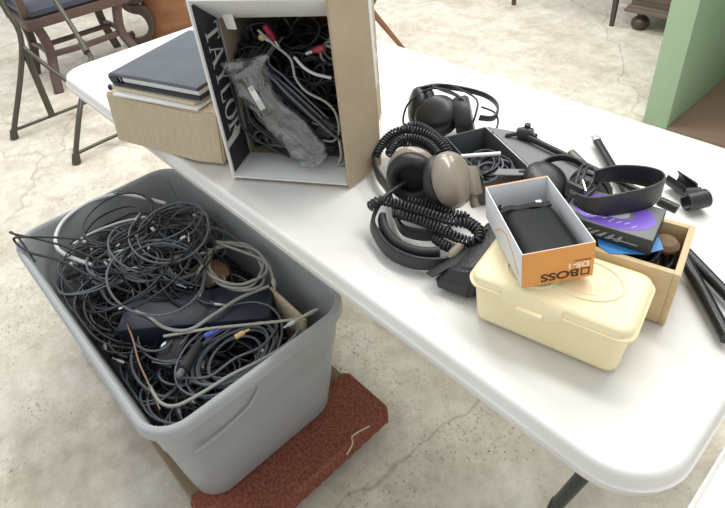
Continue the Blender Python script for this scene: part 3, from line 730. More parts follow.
# ---------------------------------------------------------------- wooden box
wy = .24
wb = thing('wooden_box', 'open light wooden box beside the wipes tub holding cables', 'box', (.718, -.0945, .7405), wy)
W, D, H, T = .15, .113, .094, .0085
for nm, a in (('side_wall', (W/2-T, W/2, -D/2, D/2, 0, H)), ('side_wall', (-W/2, -W/2+T, -D/2, D/2, 0, H)), ('front_wall', (-W/2+T, W/2-T, -D/2, -D/2+T, 0, H)), ('back_wall', (-W/2+T, W/2-T, D/2-T, D/2, 0, H)), ('bottom_panel', (-W/2+T, W/2-T, -D/2+T, D/2-T, .001, .006))):
    obj(nm, BX(*a, bev=.0008), 'wood', wb)
WM = Matrix.Translation((.718, -.0945, .7405)) @ Matrix.Rotation(wy, 4, 'Z')
R = rnd(8)
for i in range(14):
    cx, cy, rad = R.uniform(0, .035), R.uniform(-.012, .012), R.uniform(.02, .033)
    z = R.uniform(.02, .078)
    P = [WM @ V((max(min(cx+rad*math.cos(2*PI*k/12+i), .061), -.06), max(min(cy+rad*math.sin(2*PI*k/12+i), .043), -.043), z+.012*math.sin(k*.6+i))) for k in range(16)]
    cable(P, R.choice([.003, .0036]), 'cable', 'black cable loop inside the light wooden box', 'cables in the wooden box', n=4)
bm = bmesh.new(); lathe(bm, [(.002, 0), (.018, .001), (.019, .006), (.014, .012), (.004, .014)], 16); o = obj('round_disc', bm, 'cardd'); o.location = WM @ V((.045, .018, .074)); tag(o, 'small round brown disc on the cables in the wooden box', 'disc')

# blue leaflet and flat purple box across the wooden box
bm = bmesh.new(); poly(bm, [(.650, -.085), (.700, -.148), (.718, -.152), (.752, -.124), (.766, -.098), (.752, -.080), (.70, -.06)], 0, .0008); o = obj('leaflet', bm, 'bluec', smooth=False); o.location = (0, 0, .8352); tag(o, 'blue leaflet sticking out under the flat black and purple box', 'leaflet')
px = thing('flat_carton', 'flat black box with a purple ring on top, lying across the wooden box', 'box', (.690, -.0975, .8362), .2166)
w2, d2, h2 = .122, .0775, .0245
obj('carton_body', BX(-w2/2, w2/2, -d2/2, d2/2, 0, h2, bev=.0008), 'boxblack', px)
obj('top_face', BX(-w2/2+.001, w2/2-.001, -d2/2+.001, d2/2-.001, h2-.0004, h2+.0004, bev=.0002), 'greycard2', px)
bm = bmesh.new(); n = 40; a1 = [(.055*math.cos(2*PI*k/n), .036*math.sin(2*PI*k/n)) for k in range(n)]; a2 = [(.028*math.cos(2*PI*k/n), .015*math.sin(2*PI*k/n)) for k in range(n)]

rg_ = [[bm.verts.new((x, y, z)) for x, y in q] for q, z in ((a1, h2+.0003), (a1, h2+.0008), (a2, h2+.0008), (a2, h2+.0003))]
for a, c in zip(rg_, rg_[1:]+rg_[:1]):
    for k in range(n): bm.faces.new((a[k], a[(k+1) % n], c[(k+1) % n], c[k]))
obj('purple_ring', bm, 'purple', px, smooth=False)
bm = bmesh.new(); lathe(bm, [(.001, h2+.0003), (.0215, h2+.0003), (.0215, h2+.0007), (.001, h2+.0007)], 30, Matrix.Diagonal((1, .62, 1, 1))); obj('pale_centre', bm, 'lilac', px)
bm = bmesh.new()
for k in range(7): tube(bm, [(-.030+.010*k, -.026+.002*(k % 3), h2+.0011), (-.025+.010*k, -.018+.002*(k % 2), h2+.0011)], .0008, 4)
obj('curved_lettering', bm, 'lilac', px)
bm = bmesh.new()
for k in range(5):
    poly(bm, [(-.025+k*.012, .0055), (-.018+k*.012, .0055), (-.006+k*.010, .0155), (-.009+k*.010, .0155)], 0, .0003)
poly(bm, [(.02, .0075), (.054, .0075), (.054, .0095), (.02, .0095)], 0, .0003)
bm.transform(Matrix(((1, 0, 0, -.01), (0, 0, -1, -d2/2-.0001), (0, 1, 0, .001), (0, 0, 0, 1)))); obj('slanted_print', bm, 'cable3', px, smooth=False)

# ---------------------------------------------------------------- headphones
RR = V((.677, .736, 0)); CC = V((.53, -.62, .58)).normalized(); UU = CC.cross(RR).normalized()
def dirv(r, c, u): return (RR*r+CC*c+UU*u).normalized()
def ear_cup(parent, ctr, axis, rad, shell_mt, long=(0, 0, 1), ell=.82, dp=.032, hinge=True):
    """axis points out of the shell, away from the ear cushion"""
    base = parent.location; m = frame(V(ctr)-base, axis, V(long))
    b = bmesh.new(); lathe(b, [(rad*.3, .0), (rad*.93, .001), (rad, .006), (rad*.985, dp*.45), (rad*.86, dp*.75), (rad*.62, dp*.93), (rad*.3, dp), (.001, dp*1.01)], 36, m, 1, ell)
    sh = obj('ear_cup', b, shell_mt, parent, auto=50)
    b = bmesh.new()
    prof = [(rad*(.74+.24*math.cos(2*PI*k/12)), -.011+.012*math.sin(2*PI*k/12)) for k in range(12)]
    t = bmesh.new(); vs = [[t.verts.new((r*math.cos(2*PI*j/36), r*math.sin(2*PI*j/36)*ell, z)) for j in range(36)] for r, z in prof]
    for a, c in zip(vs, vs[1:]+vs[:1]):
        for j in range(36): t.faces.new((a[j], a[(j+1) % 36], c[(j+1) % 36], c[j]))
    t.transform(m); join(b, t); obj('ear_cushion', b, 'leather', parent, auto=80)
    b = bmesh.new(); lathe(b, [(.001, -.003), (rad*.6, -.003), (rad*.6, .002), (.001, .002)], 30, m, 1, ell); obj('ear_lining', b, 'blackm', parent)
    return sh
def band(parent, pts, width, thick, mt='leather', up=(0, 0, 1), n=8, name='headband'):
    b = bmesh.new(); base = parent.location; P = [p-base for p in smooth_pts(pts, n)]; k = len(P)
    if isinstance(width, (list, tuple)):
        W_ = []; m = len(width)-1
        for i in range(k): f = i/(k-1)*m; j = min(int(f), m-1); W_.append(lerp(width[j], width[j+1], f-j))
    else: W_ = width
    ribbon(b, P, W_, thick, up); return obj(name, b, mt, parent, auto=60)
def wire(parent, pts, r=.0022, mt='cable', name='cord', n=7):
    b = bmesh.new(); base = parent.location; tube(b, [p-base for p in smooth_pts(pts, n)], r, 6); return obj(name, b, mt, parent, auto=80)
def coil(parent, pts, Rr=.0068, r=.0025, pitch=.0066, name='coiled_cord'):
    b = bmesh.new(); base = parent.location; helix(b, [V(p)-base for p in pts], Rr, r, pitch); return obj(name, b, 'cable', parent, auto=80)

# taupe cups
h2o = thing('headphones', 'headphones with glossy taupe ear cups and a coiled cord in the middle of the table', 'headphones', (.42, -.20, .7405))
ear_cup(h2o, (.350, -.152, .802), dirv(.10, -.80, .60), .053, 'tan', UU, .88, .032)
sh = ear_cup(h2o, V((.420, -.142, .815)), dirv(.72, .62, .12), .050, 'tan', UU, .86, .038)
b = bmesh.new(); m = frame(V((.436, -.134, .815))-h2o.location, dirv(.80, .5, .12), UU)
box(b, -.026, .024, -.036, -.002, .008, .030, .005, m); obj('yoke', b, 'tan', h2o)
b = bmesh.new(); box(b, -.048, -.022, -.028, -.012, .010, .022, .004, m); obj('slider', b, 'tan', h2o)
band(h2o, [(.352, -.168, .80), (.349, -.226, .79), (.358, -.262, .768), (.389, -.280, .762), (.428, -.290, .758), (.473, -.283, .758), (.508, -.257, .760), (.530, -.215, .768), (.53, -.175, .79)], [.008, .010, .020, .026, .028, .028, .026, .020, .010], .007, 'leather', (.25, .1, .9))
band(h2o, [(.366, -.248, .772), (.392, -.266, .768), (.428, -.277, .766), (.468, -.270, .766), (.498, -.248, .768)], .024, .012, 'blackm', (.25, .1, .9), name='headband_pad')
coil(h2o, [(0.352, -0.262, 0.795), (0.354, -0.240, 0.797), (0.373, -0.230, 0.797), (0.402, -0.221, 0.797), (0.431, -0.213, 0.797), (0.461, -0.207, 0.797), (0.488, -0.199, 0.797), (0.507, -0.188, 0.795), (0.528, -0.190, 0.790)])
coil(h2o, [(0.385, -0.240, 0.786), (0.396, -0.233, 0.785), (0.428, -0.224, 0.785), (0.463, -0.219, 0.785), (0.495, -0.218, 0.786), (0.521, -0.214, 0.786), (0.537, -0.204, 0.788), (0.522, -0.183, 0.79), (0.495, -0.176, 0.788)])
coil(h2o, [(0.381, -0.196, 0.786), (0.407, -0.186, 0.786), (0.436, -0.180, 0.787), (0.465, -0.176, 0.787), (0.487, -0.164, 0.785)])
coil(h2o, [(.470, -.228, .770), (.495, -.232, .772), (.520, -.228, .774), (.535, -.212, .772)])
b = bmesh.new(); lathe(b, [(.004, 0), (.0075, .003), (.008, .022), (.006, .026), (.003, .03)], 12, frame(V((.52, -.222, .782))-h2o.location, dirv(-.7, .3, -.6))); obj('cord_strain_relief', b, 'tan', h2o)
# second black pair partly under it
h3 = thing('headphones', 'black headphones with coiled cord tucked behind the taupe ones, against the carton', 'headphones', (.33, -.12, .7405))
band(h3, [(.200, -.035, .775), (.190, -.070, .768), (.205, -.112, .765), (.250, -.148, .764), (.300, -.170, .762), (.345, -.200, .760), (.375, -.222, .760), (.410, -.238, .760), (.450, -.222, .762), (.475, -.192, .768)], [.018, .026, .032, .032, .028, .024, .024, .024, .024, .02], .006, 'leather')
ear_cup(h3, (.345, -.110, .768), V((0, 0, 1)), .042, 'blackp', RR, .85, .02)
coil(h3, [(0.231, -0.130, 0.785), (0.221, -0.096, 0.797), (0.220, -0.067, 0.803), (0.234, -0.047, 0.806), (0.261, -0.035, 0.806), (0.290, -0.031, 0.802), (0.321, -0.038, 0.798), (0.345, -0.049, 0.786)])
coil(h3, [(0.257, -0.120, 0.792), (0.245, -0.084, 0.80), (0.252, -0.060, 0.80), (0.273, -0.050, 0.80), (0.304, -0.052, 0.80), (0.335, -0.064, 0.797)])
coil(h3, [(0.206, -0.044, 0.785), (0.214, -0.014, 0.793), (0.239, -0.004, 0.795), (0.279, -0.012, 0.795), (0.315, -0.022, 0.793), (0.345, -0.034, 0.785)])
coil(h3, [(0.235, -0.100, 0.782), (0.236, -0.070, 0.786), (0.262, -0.054, 0.786), (0.29, -0.058, 0.786), (0.32, -0.066, 0.784), (0.345, -0.076, 0.78)])
coil(h3, [(0.225, -0.060, 0.78), (0.245, -0.026, 0.782), (0.280, -0.022, 0.782), (0.315, -0.032, 0.782), (0.342, -0.044, 0.775)])
# rear black pair
h1 = thing('headphones', 'all-black headphones wrapped in thin cord at the back of the table', 'headphones', (.22, .09, .7405))
ear_cup(h1, (.172, .066, .788), dirv(-.93, .25, .12), .046, 'blackp', UU, .78, .026)
ear_cup(h1, (.224, .060, .787), dirv(-.28, .90, .34), .047, 'blackp', RR, .92, .034)
b = bmesh.new(); lathe(b, [(.042, -.022), (.047, -.014), (.047, .008), (.042, .014)], 30, frame(V((.272, .094, .785))-h1.location, dirv(.9, .2, .1), UU), 1, .8); obj('ear_cup', b, 'leather', h1)
band(h1, [(.165, .070, .828), (.185, .105, .828), (.225, .148, .815), (.270, .168, .805), (.305, .160, .795), (.318, .130, .785), (.300, .105, .790)], .014, .005, 'leather', (.1, -.2, 1))
wire(h1, [(.170, .030, .745), (.160, .02, .77), (.165, .035, .81), (.185, .075, .832), (.22, .10, .83), (.262, .10, .818), (.268, .075, .80), (.25, .04, .78), (.215, .02, .765), (.18, .005, .755)])
wire(h1, [(.175, .08, .834), (.20, .12, .83), (.245, .125, .825), (.285, .115, .82), (.300, .09, .80), (.296, .08, .775), (.285, .075, .76)])
wire(h1, [(.18, .09, .835), (.21, .085, .835), (.25, .088, .832), (.278, .09, .822), (.282, .075, .80), (.276, .065, .775)])
wire(h1, [(.285, .13, .80), (.315, .14, .79), (.335, .12, .775), (.33, .095, .76), (.305, .085, .755)])
# third pair at the right, strap loop standing on the flat box
h4 = thing('headphones', 'black headphones whose leather headband loops over the flat purple box', 'headphones', (.60, -.04, .7405))
P = [(.645, -.128, .880), (.664, -.130, .880), (.682, -.119, .880), (.701, -.094, .880), (.718, -.066, .881), (.724, -.038, .882), (.712, -.020, .882), (.688, -.022, .882), (.658, -.040, .882), (.640, -.066, .882)]
band(h4, P, [.020, .026, .034, .040, .040, .038, .036, .034, .030, .024], .0045, 'leather', (0, 0, 1))
b = bmesh.new(); box(b, -.014, .014, -.004, .004, -.012, .012, .002, Matrix.Translation(V((.633, -.108, .877))-h4.location) @ Matrix.Rotation(-.1, 4, 'Z')); hg = obj('hinge_block', b, 'blackp', h4)
b = text_bm('GS', .009, .0002, 'CENTER', 1.1, .0002); b.transform(Matrix.Translation(V((.633, -.1125, .873))-h4.location) @ Matrix.Rotation(-.1, 4, 'Z') @ Matrix.Rotation(PI/2, 4, 'X')); obj('badge_lettering', b, 'cable3', hg, smooth=False)
obj('pivot', TB([V((.636, -.094, .888))-h4.location, V((.652, -.112, .886))-h4.location], .0022, 8), 'silver', h4)
ear_cup(h4, (.530, -.010, .785), dirv(.25, .8, .5), .044, 'blackp', UU, .9, .026)
ear_cup(h4, (.600, .012, .790), dirv(.5, -.6, .5), .042, 'blackp', UU, .85, .028)
band(h4, [(.50, -.01, .80), (.515, .025, .815), (.545, .035, .825), (.58, .03, .82), (.60, .0, .80)], .012, .006, 'leather')
for dx in (0, .008):
    wire(h4, [(.628+dx, -.130, .835), (.625+dx, -.100, .860), (.612+dx, -.060, .872), (.603+dx, -.032, .868), (.612+dx, -.022, .862), (.626+dx, -.035, .868), (.638+dx, -.072, .868), (.640+dx*.4, -.10, .862)], .0026)

# ---------------------------------------------------------------- dark grey box with flaps
gy = 1.1426
gb = thing('grey_accessory_box', 'open dark grey card box with a raised lid flap, behind the orange box', 'box', (.3955, -.004, .7405), gy)
w3, d3, h3_, t3 = .088, .155, .060, .002
for nm, a in (('side_wall', (-w3/2, -w3/2+t3, -d3/2, d3/2, 0, h3_)), ('side_wall', (w3/2-t3, w3/2, -d3/2, d3/2, 0, h3_)), ('end_wall', (-w3/2+t3, w3/2-t3, -d3/2, -d3/2+t3, 0, h3_*.8)), ('end_wall', (-w3/2+t3, w3/2-t3, d3/2-t3, d3/2, 0, h3_)), ('bottom_panel', (-w3/2+t3, w3/2-t3, -d3/2+t3, d3/2-t3, .001, .003))):
    obj(nm, BX(*a, bev=.0005), 'greycard', gb)
GMi = (Matrix.Translation((.3955, -.004, .7405)) @ Matrix.Rotation(gy, 4, 'Z')).inverted()
bm = bmesh.new(); F = [(.346, .070, .799), (.424, .112, .790), (.556, .082, .782), (.565, .0, .780), (.486, .006, .799)]
t_ = [tuple(GMi @ V(p)) for p in F]; t2_ = [tuple(GMi @ (V(p)+V((0, 0, .002)))) for p in F]
loft(bm, [t_, t2_]); obj('lid_flap', bm, 'greycard2', gb, smooth=False)
R = rnd(21)
for i in range(12):
    cx, cy = .425+R.uniform(-.02, .02), -.020+R.uniform(-.02, .015); rad = R.uniform(.018, .03)
    P = []
    for k in range(17):
        q = V((cx+rad*math.cos(2*PI*k/12+i), cy+rad*math.sin(2*PI*k/12+i), .775+.008*math.sin(k*.5+i)+.0015*i)); l = GMi @ q
        l.x = max(-.038, min(.038, l.x)); l.y = max(-.070, min(.070, l.y)); P.append(GMi.inverted() @ l)
    cable(P, .0026, R.choice(['cable', 'cable2']), 'thin dark cable coil inside the dark grey card box', 'cables in the grey card box', n=4)
o = obj('white_tube', TB([(-.036, 0, 0), (.036, 0, 0)], .0042, 12), 'white'); o.location = (.400, -.020, .800); o.rotation_euler = (0, -.03, .78); tag(o, 'short white plastic tube resting on cables in the grey box', 'tube')
b = bmesh.new(); lathe(b, [(.003, -.02), (.006, -.018), (.007, 0), (.006, .004), (.003, .005), (.003, .018), (.001, .02)], 10, frame((0, 0, 0), (.6, .5, .05))); o = obj('cable_plug', b, 'blackp'); o.location = (.498, -.008, .797); tag(o, 'black jack plug on the lid flap of the grey box', 'plug')
bm = bmesh.new(); hexa(bm, [(.455, -.055, .797), (.535, .005, .797), (.528, .022, .797), (.450, -.035, .797)], [(.455, -.055, .799), (.535, .005, .801), (.528, .022, .801), (.450, -.035, .799)], .0004)
tag(obj('grey_card_sheet', bm, 'greycard2'), 'bent grey card strip between the grey box and the orange box', 'card')

# black wedge pouch under taupe headphones
pw = thing('leather_pouch', 'black leather pouch lying open between the taupe headphones and the wipes tub', 'pouch', (.545, -.22, .7405))
bm = bmesh.new(); base = pw.location
lo = [(.528, -.292, .742), (.578, -.278, .742), (.588, -.262, .742), (.562, -.145, .742), (.520, -.150, .742)]
mi = [(.522, -.293, .762), (.582, -.272, .772), (.590, -.258, .775), (.565, -.145, .785), (.515, -.150, .782)]
hi = [(.540, -.270, .778), (.570, -.262, .790), (.576, -.25, .790), (.558, -.15, .795), (.530, -.155, .795)]
t = bmesh.new(); loft(t, [lo, mi, hi]); bmesh.ops.bevel(t, geom=t.edges[:], offset=.005, segments=3, affect='EDGES'); t.transform(Matrix.Translation(-base)); join(bm, t); obj('pouch_body', bm, 'leather', pw)
bm = bmesh.new(); hexa(bm, [(.508, -.293, .762), (.524, -.296, .766), (.590, -.135, .808), (.560, -.130, .800)], [(.508, -.293, .765), (.524, -.296, .769), (.590, -.135, .811), (.560, -.130, .803)], .001); bm.transform(Matrix.Translation(-base)); obj('pouch_flap', bm, 'leather', pw)

# ---------------------------------------------------------------- microphone stand parts
bo = thing('boom_arm', 'black boom arm with clamp knob lying across the boxes at the back', 'boom arm', (.42, .10, .80))
bb = V(bo.location)
obj('arm_tube', TB([V((.435, .078, .806))-bb, V((.714, .078, .777))-bb], .0058, 12), 'tube', bo)
obj('end_cap', TB([V((.690, .078, .7795))-bb, V((.720, .079, .7765))-bb], .0085, 14), 'blackp', bo)
b = bmesh.new(); lathe(b, [(.004, -.014), (.012, -.013), (.014, -.006), (.014, .006), (.012, .013), (.004, .014)], 14, frame(V((.425, .085, .806))-bb, (1, .3, .2))); obj('clamp', b, 'blackp', bo)
b = bmesh.new()
for k in range(4): lathe(b, [(.002, 0), (.006, .002), (.006, .008), (.002, .01)], 8, frame(V((.425, .085, .806))-bb+V((.012*math.cos(k*1.57), .004, .012*math.sin(k*1.57))), (math.cos(k*1.57), 0, math.sin(k*1.57))))
obj('clamp_knob', b, 'blackp', bo)
obj('lock_lever', TB([V((.415, .078, .808))-bb, V((.395, .062, .802))-bb], .0048, 8), 'blackp', bo)
o = obj('stand_tube', TB([(.486, .157, .7525), (.60, .09, .7525)], .0085, 14), 'tubeg'); tag(o, 'worn grey stand tube behind the black boom arm', 'tube')
st = thing('stand_tube', 'black stand tube with a silver forked tip, farthest back on the table', 'tube', (.55, .18, .7405))
sb = V(st.location)
obj('tube_body', TB([V((.503, .226, .7515))-sb, V((.66, .072, .7515))-sb], .0085, 14), 'tube', st)
b = bmesh.new(); f0 = V((.503, .226, .7515))-sb; dd = V((-.7, .69, 0)).normalized(); lathe(b, [(.0085, 0), (.0092, .002), (.0092, .008), (.006, .01)], 14, frame(f0, dd))
for s in (-1, 1): tube(b, [f0+dd*.008+V((.69, .7, 0))*.004*s, f0+dd*.024+V((.69, .7, 0))*.005*s], .0022, 6)
obj('forked_tip', b, 'silver', st)
o = obj('tripod_rod', TB([(.742, .035, .7515), (.88, -.055, .7515)], .0085, 14), 'tube'); tag(o, 'black stand leg at the right edge, the one farther from the tub', 'stand rod')
o = obj('tripod_rod', TB([(.752, .022, .7525), (.868, -.104, .7525), (.875, -.112, .7525)], .0095, 14), 'tube'); tag(o, 'thick black stand leg running off the right edge nearest the wipes tub', 'stand rod')
# mic clip
ck = thing('microphone_clip', 'black plastic microphone clip lying alone on the white table at the right', 'microphone clip', (.70, .16, .7405)); cb_ = V(ck.location)
dA = V((.55, -.25, 0)).normalized()
def half_shell(L, r, t, a0=-130, a1=130):
    b = bmesh.new(); rg = []
    for k in range(19):
        a = math.radians(a0+(a1-a0)*k/18); rg.append([(r*math.cos(a), r*math.sin(a), 0), (r*math.cos(a), r*math.sin(a), L), ((r-t)*math.cos(a), (r-t)*math.sin(a), L), ((r-t)*math.cos(a), (r-t)*math.sin(a), 0)])
    loft(b, rg); return b
b = half_shell(.042, .0158, .003, -140, 140); b.transform(frame(V((.668, .188, .7575))-cb_, V((.62, -.28, .02)), V((-.1, .2, -1)))); obj('clip_barrel', b, 'blackp', ck)
b = bmesh.new(); lathe(b, [(.002, -.014), (.010, -.013), (.010, .013), (.002, .014)], 14, frame(V((.712, .166, .757))-cb_, RR)); obj('swivel_knuckle', b, 'blackm', ck)
b = half_shell(.036, .0165, .003, -170, 150); b.transform(frame(V((.716, .132, .7585))-cb_, V((.45, .75, .02)), V((.6, -.4, -.4)))); obj('threaded_collar', b, 'blackp', ck)

# ---------------------------------------------------------------- background furniture
# green cabinet
gc = thing('display_cabinet', 'pale green painted cabinet with a brown base board, beyond the table at right', 'cabinet', (.046, 1.67, 0))
obj('side_panel', BX(0, .107, 0, .85, .0, 1.8, bev=.003), 'green', gc)
obj('side_panel', BX(1.30, 1.40, 0, .85, .0, 1.8, bev=.003), 'green', gc)
obj('back_panel', BX(.108, 1.299, .82, .85, .0, 1.8, bev=.003), 'green', gc)
obj('base_board', BX(.108, 1.299, -.0, .818, .0, .012, bev=.002), 'brownfloor', gc)
obj('top_panel', BX(0, 1.4, 0, .85, 1.801, 1.85, bev=.003), 'green', gc)
# desk with tapered legs
dk = thing('desk', 'dark wooden desk far back, only its thin tapered legs in view', 'desk', (-1.36, 2.67, 0))
for x, y in ((0, 0), (.72, 0), (0, .5), (.72, .5)):
    b = bmesh.new(); loft(b, [rrect(.024, .024, .003, 0, 2, x, y), rrect(.045, .045, .004, .62, 2, x, y)]); obj('leg', b, 'darkw', dk)
obj('desk_top', BX(-.05, .77, -.04, .56, .72, .75, bev=.004), 'darkw', dk); obj('apron', BX(-.02, .74, -.015, .52, .61, .718), 'darkw', dk)
# chest with bun feet
cs = thing('chest_of_drawers', 'grey-brown chest with a round bun foot behind the green cabinet', 'chest', (-.57, 2.66, 0))
for x, y in ((.08, .06), (1.0, .06), (.08, .40), (1.0, .40)):
    b = bmesh.new(); lathe(b, [(.022, 0), (.036, .004), (.050, .020), (.055, .038), (.050, .056), (.034, .070), (.024, .078), (.028, .090), (.040, .100), (.042, .106)], 22, Matrix.Translation((x, y, 0))); obj('bun_foot', b, 'darkw', cs)
b = bmesh.new(); loft(b, [rrect(1.08, .46, .005, z, 2, .54, .23) if 0 else rrect(1.08+e, .46+e, .005, z, 2, .54, .23) for e, z in ((0, .106), (.012, .110), (.012, .124), (-.01, .130), (-.01, .142), (-.03, .150))]); obj('base_moulding', b, 'greyw', cs)
obj('carcass', BX(.02, 1.06, .02, .44, .150, .90, bev=.003), 'greyw', cs)
for k in range(3):
    dr = obj('drawer', BX(.05, 1.03, .006, .019, .185+.235*k, .385+.235*k, bev=.003), 'greyw', cs)
    obj('handle', BX(.20, .32, -.004, .005, .22+.235*k, .25+.235*k, bev=.003), 'manila', dr)
# stool
so = thing('wooden_stool', 'low red-brown wooden stool with splayed legs behind the table beside the carton', 'stool', (-1.62, 1.37, 0))
sb = V(so.location)
b = bmesh.new(); lathe(b, [(.16, .325), (.178, .330), (.182, .342), (.178, .356), (.165, .362), (.01, .362)], 36); obj('seat', b, 'darkw', so)
for a in (44, 134, 224, 314):
    c, s = math.cos(math.radians(a)), math.sin(math.radians(a))
    obj('leg', TB([(c*.345, s*.345, 0), (c*.11, s*.11, .326)], [.012, .020], 10), 'redw', so)
# cherry cabinet
cc = thing('wooden_cabinet', 'reddish brown wooden cabinet standing behind the binder at upper left', 'cabinet', (-2.983, .721, 0), 1.05)
obj('carcass', BX(0, .9, 0, .45, .0, .95, bev=.004), 'cherry', cc); obj('cabinet_top', BX(-.01, .91, -.01, .46, .951, .975, bev=.004), 'cherry', cc)
obj('door', BX(.02, .44, -.012, -.001, .06, .92, bev=.003), 'cherry', cc); d_ = obj('door', BX(.46, .88, -.012, -.001, .06, .92, bev=.003), 'cherry', cc)
# carved scroll stand
sc = thing('carved_stand', 'dark carved scroll-shaped furniture leg between the brown chair and the cabinet', 'furniture leg', (-2.96, .67, 0), .83)
b = bmesh.new(); SC = 1.25
sp_ = [(.0, .44), (.05, .40), (.06, .35), (.02, .315), (-.035, .31), (-.05, .28), (-.02, .255), (.03, .24), (.055, .19), (.055, .12), (.02, .06), (-.04, .03), (-.085, .035), (-.09, .07), (-.06, .085)]
P = smooth_pts([(x*SC, 0, z) for x, z in sp_], 6); n = len(P)
ribbon(b, P, .05, [.042+.026*math.sin(PI*i/n*3)**2 for i in range(n)], (0, 1, 0)); obj('scroll', b, 'darkw', sc)
obj('foot_block', BX(-.07, .06, -.03, .03, 0, .03, bev=.006), 'darkw', sc)
obj('top_block', BX(-.05, .06, -.03, .03, .43, .50, bev=.006), 'darkw', sc)
# brown armchair with sabre legs
ch = thing('wooden_armchair', 'dark mahogany armchair with curved legs and blue-grey seat behind the folding chair', 'chair', (-2.9, .22, 0))
cb2 = V(ch.location)
def cpart(name, pts, width, thick, up, mt='mauve', n=7):
    b = bmesh.new(); P = [p-cb2 for p in smooth_pts(pts, n)]; ribbon(b, P, width, thick, up); return obj(name, b, mt, ch, auto=60)
for y, s in ((-.035, 1), (.52, -1)):
    cpart('leg', [(-2.74, y+s*.02, .42), (-2.75, y+s*.05, .32), (-2.77, y+s*.055, .20), (-2.73, y+s*.02, .09), (-2.69, y-s*.005, .0)], .055, .040, (0, 1, 0))
    cpart('leg', [(-3.10, y+s*.02, .42), (-3.09, y+s*.05, .30), (-3.09, y+s*.045, .18), (-3.12, y-s*.0, .0)], .050, .034, (0, 1, 0), 'darkw')
    cpart('stretcher', [(-2.77, y+s*.05, .20), (-2.93, y+s*.05, .215), (-3.09, y+s*.045, .20)], .030, .024, (0, 0, 1))
    cpart('arm', [(-2.74, y, .45), (-2.72, y, .55), (-2.76, y, .65), (-2.9, y, .67), (-3.1, y, .66)], .04, .035, (0, 1, 0))
cpart('stretcher', [(-2.775, .01, .20), (-2.775, .25, .19), (-2.775, .48, .20)], .035, .024, (0, 0, 1))
cpart('stretcher', [(-2.93, .02, .215), (-2.93, .25, .215), (-2.93, .47, .215)], .03, .024, (0, 0, 1))
obj('seat_frame', BX(.9-.73-.0-.4+.02, .21, -.28, .33, .38, .435, bev=.006), 'mauve', ch)
b = bmesh.new(); loft(b, [rrect(.40, .52, .03, .436, 4, -.01, .02), rrect(.43, .55, .05, .45, 4, -.01, .02), rrect(.43, .55, .05, .475, 4, -.01, .02), rrect(.36, .48, .05, .492, 4, -.01, .02)]); obj('seat_cushion', b, 'cushion', ch)
for z in (.62, .80, .95): cpart('back_rail', [(-3.13, -.03, z), (-3.16, .25, z), (-3.13, .51, z)], .06, .02, (0, 0, 1))
for y in (-.03, .51): cpart('back_post', [(-3.10, y, .42), (-3.12, y, .7), (-3.16, y, 1.0)], .04, .03, (0, 1, 0))
# metal folding chair
fc = thing('folding_chair', 'brown metal folding chair frame standing left of the white table', 'chair', (-2.1, -.15, 0)); fb = V(fc.location)
def ftube(name, pts, r=.0125, n=5, par=fc, mt='steel'): return obj(name, TB([p-fb for p in smooth_pts(pts, n)], r, 12), mt, par)
l1 = ftube('leg', [(-2.30, -.405, .03), (-2.298, -.188, .44), (-2.347, -.182, .629), (-2.40, -.18, .80)], .0135); obj('foot', TB([V((-2.30, -.412, 0))-fb, V((-2.30, -.400, .045))-fb], [.021, .017], 12), 'rubber', l1)
l2 = ftube('leg', [(-2.300, -.186, .42), (-2.285, -.20, .05)], .017)
ftube('crossbar', [(-2.298, -.40, .045), (-2.29, -.034, .05), (-2.29, .10, .05)], .0085)
l4 = ftube('leg', [(-2.29, .10, .03), (-2.30, .09, .16)]); obj('foot', TB([V((-2.29, .104, 0))-fb, V((-2.29, .10, .045))-fb], [.021, .017], 12), 'rubber', l4)
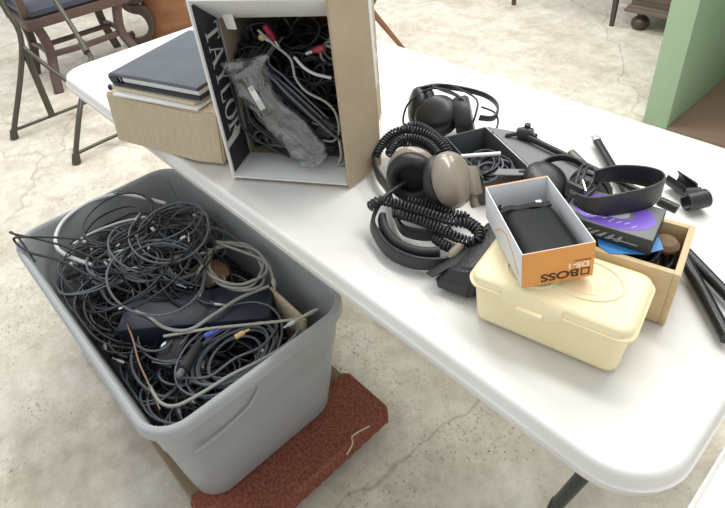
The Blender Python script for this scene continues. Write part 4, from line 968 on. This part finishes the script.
l3 = ftube('leg', [(-1.770, -.275, .03), (-1.858, -.134, .236), (-2.02, .02, .34), (-2.127, .049, .385), (-2.408, .069, .573), (-2.60, .08, .70)]); obj('foot', TB([V((-1.768, -.280, 0))-fb, V((-1.776, -.265, .045))-fb], [.021, .017], 12), 'rubber', l3)
obj('hinge_sleeve', TB([V((-2.09, .040, .372))-fb, V((-2.16, .053, .405))-fb], .018, 12), 'steel', fc)
l5 = ftube('leg', [(-1.790, .12, .03), (-1.87, .10, .20), (-1.92, .0, .27)]); obj('foot', TB([V((-1.788, .12, 0))-fb, V((-1.795, .122, .045))-fb], [.021, .017], 12), 'rubber', l5)
ftube('crossbar', [(-1.776, -.262, .045), (-1.79, -.07, .045), (-1.792, .12, .045)], .0085)
ftube('brace', [(-2.298, -.188, .43), (-2.069, -.11, .286), (-1.90, -.05, .26)], .011)

# ---------------------------------------------------------------- light, world, camera
w_ = bpy.data.worlds.new('w'); bpy.context.scene.world = w_; w_.use_nodes = True
w_.node_tree.nodes['Background'].inputs['Color'].default_value = (.95, .975, 1, 1); w_.node_tree.nodes['Background'].inputs['Strength'].default_value = .80
def lamp(x, y, z, sx, sy, e, rz=0):
    l = bpy.data.lights.new('ceiling_lamp', 'AREA'); l.shape = 'RECTANGLE'; l.size = sx; l.size_y = sy; l.energy = e; l.color = (1, .985, .95)
    o = bpy.data.objects.new('ceiling_lamp', l); C.objects.link(o); o.location = (x, y, z); o.rotation_euler = (0, 0, rz)
for x, y in ((-2.6, 2.2), (.4, 2.2), (-2.6, -.3), (.6, .6), (-.9, .9)): lamp(x, y, 3.0, 1.4, .4, 30)
cam = bpy.data.cameras.new('cam'); co = bpy.data.objects.new('camera', cam); C.objects.link(co)
co.location = (0.9453417, -0.7610603, 1.3862790); co.rotation_euler = (0.9250863, 0.0845572, 0.8213590)
cam.sensor_fit = 'HORIZONTAL'; cam.sensor_width = 36; cam.lens = 573.074*36/725; cam.shift_y = -(254-202.934)/725
cam.clip_start = .02
s = bpy.context.scene; s.camera = co
s.view_settings.view_transform = 'Standard'; s.view_settings.look = 'None'; s.view_settings.gamma = 1; s.view_settings.use_curve_mapping = False
s.view_settings.exposure = .13
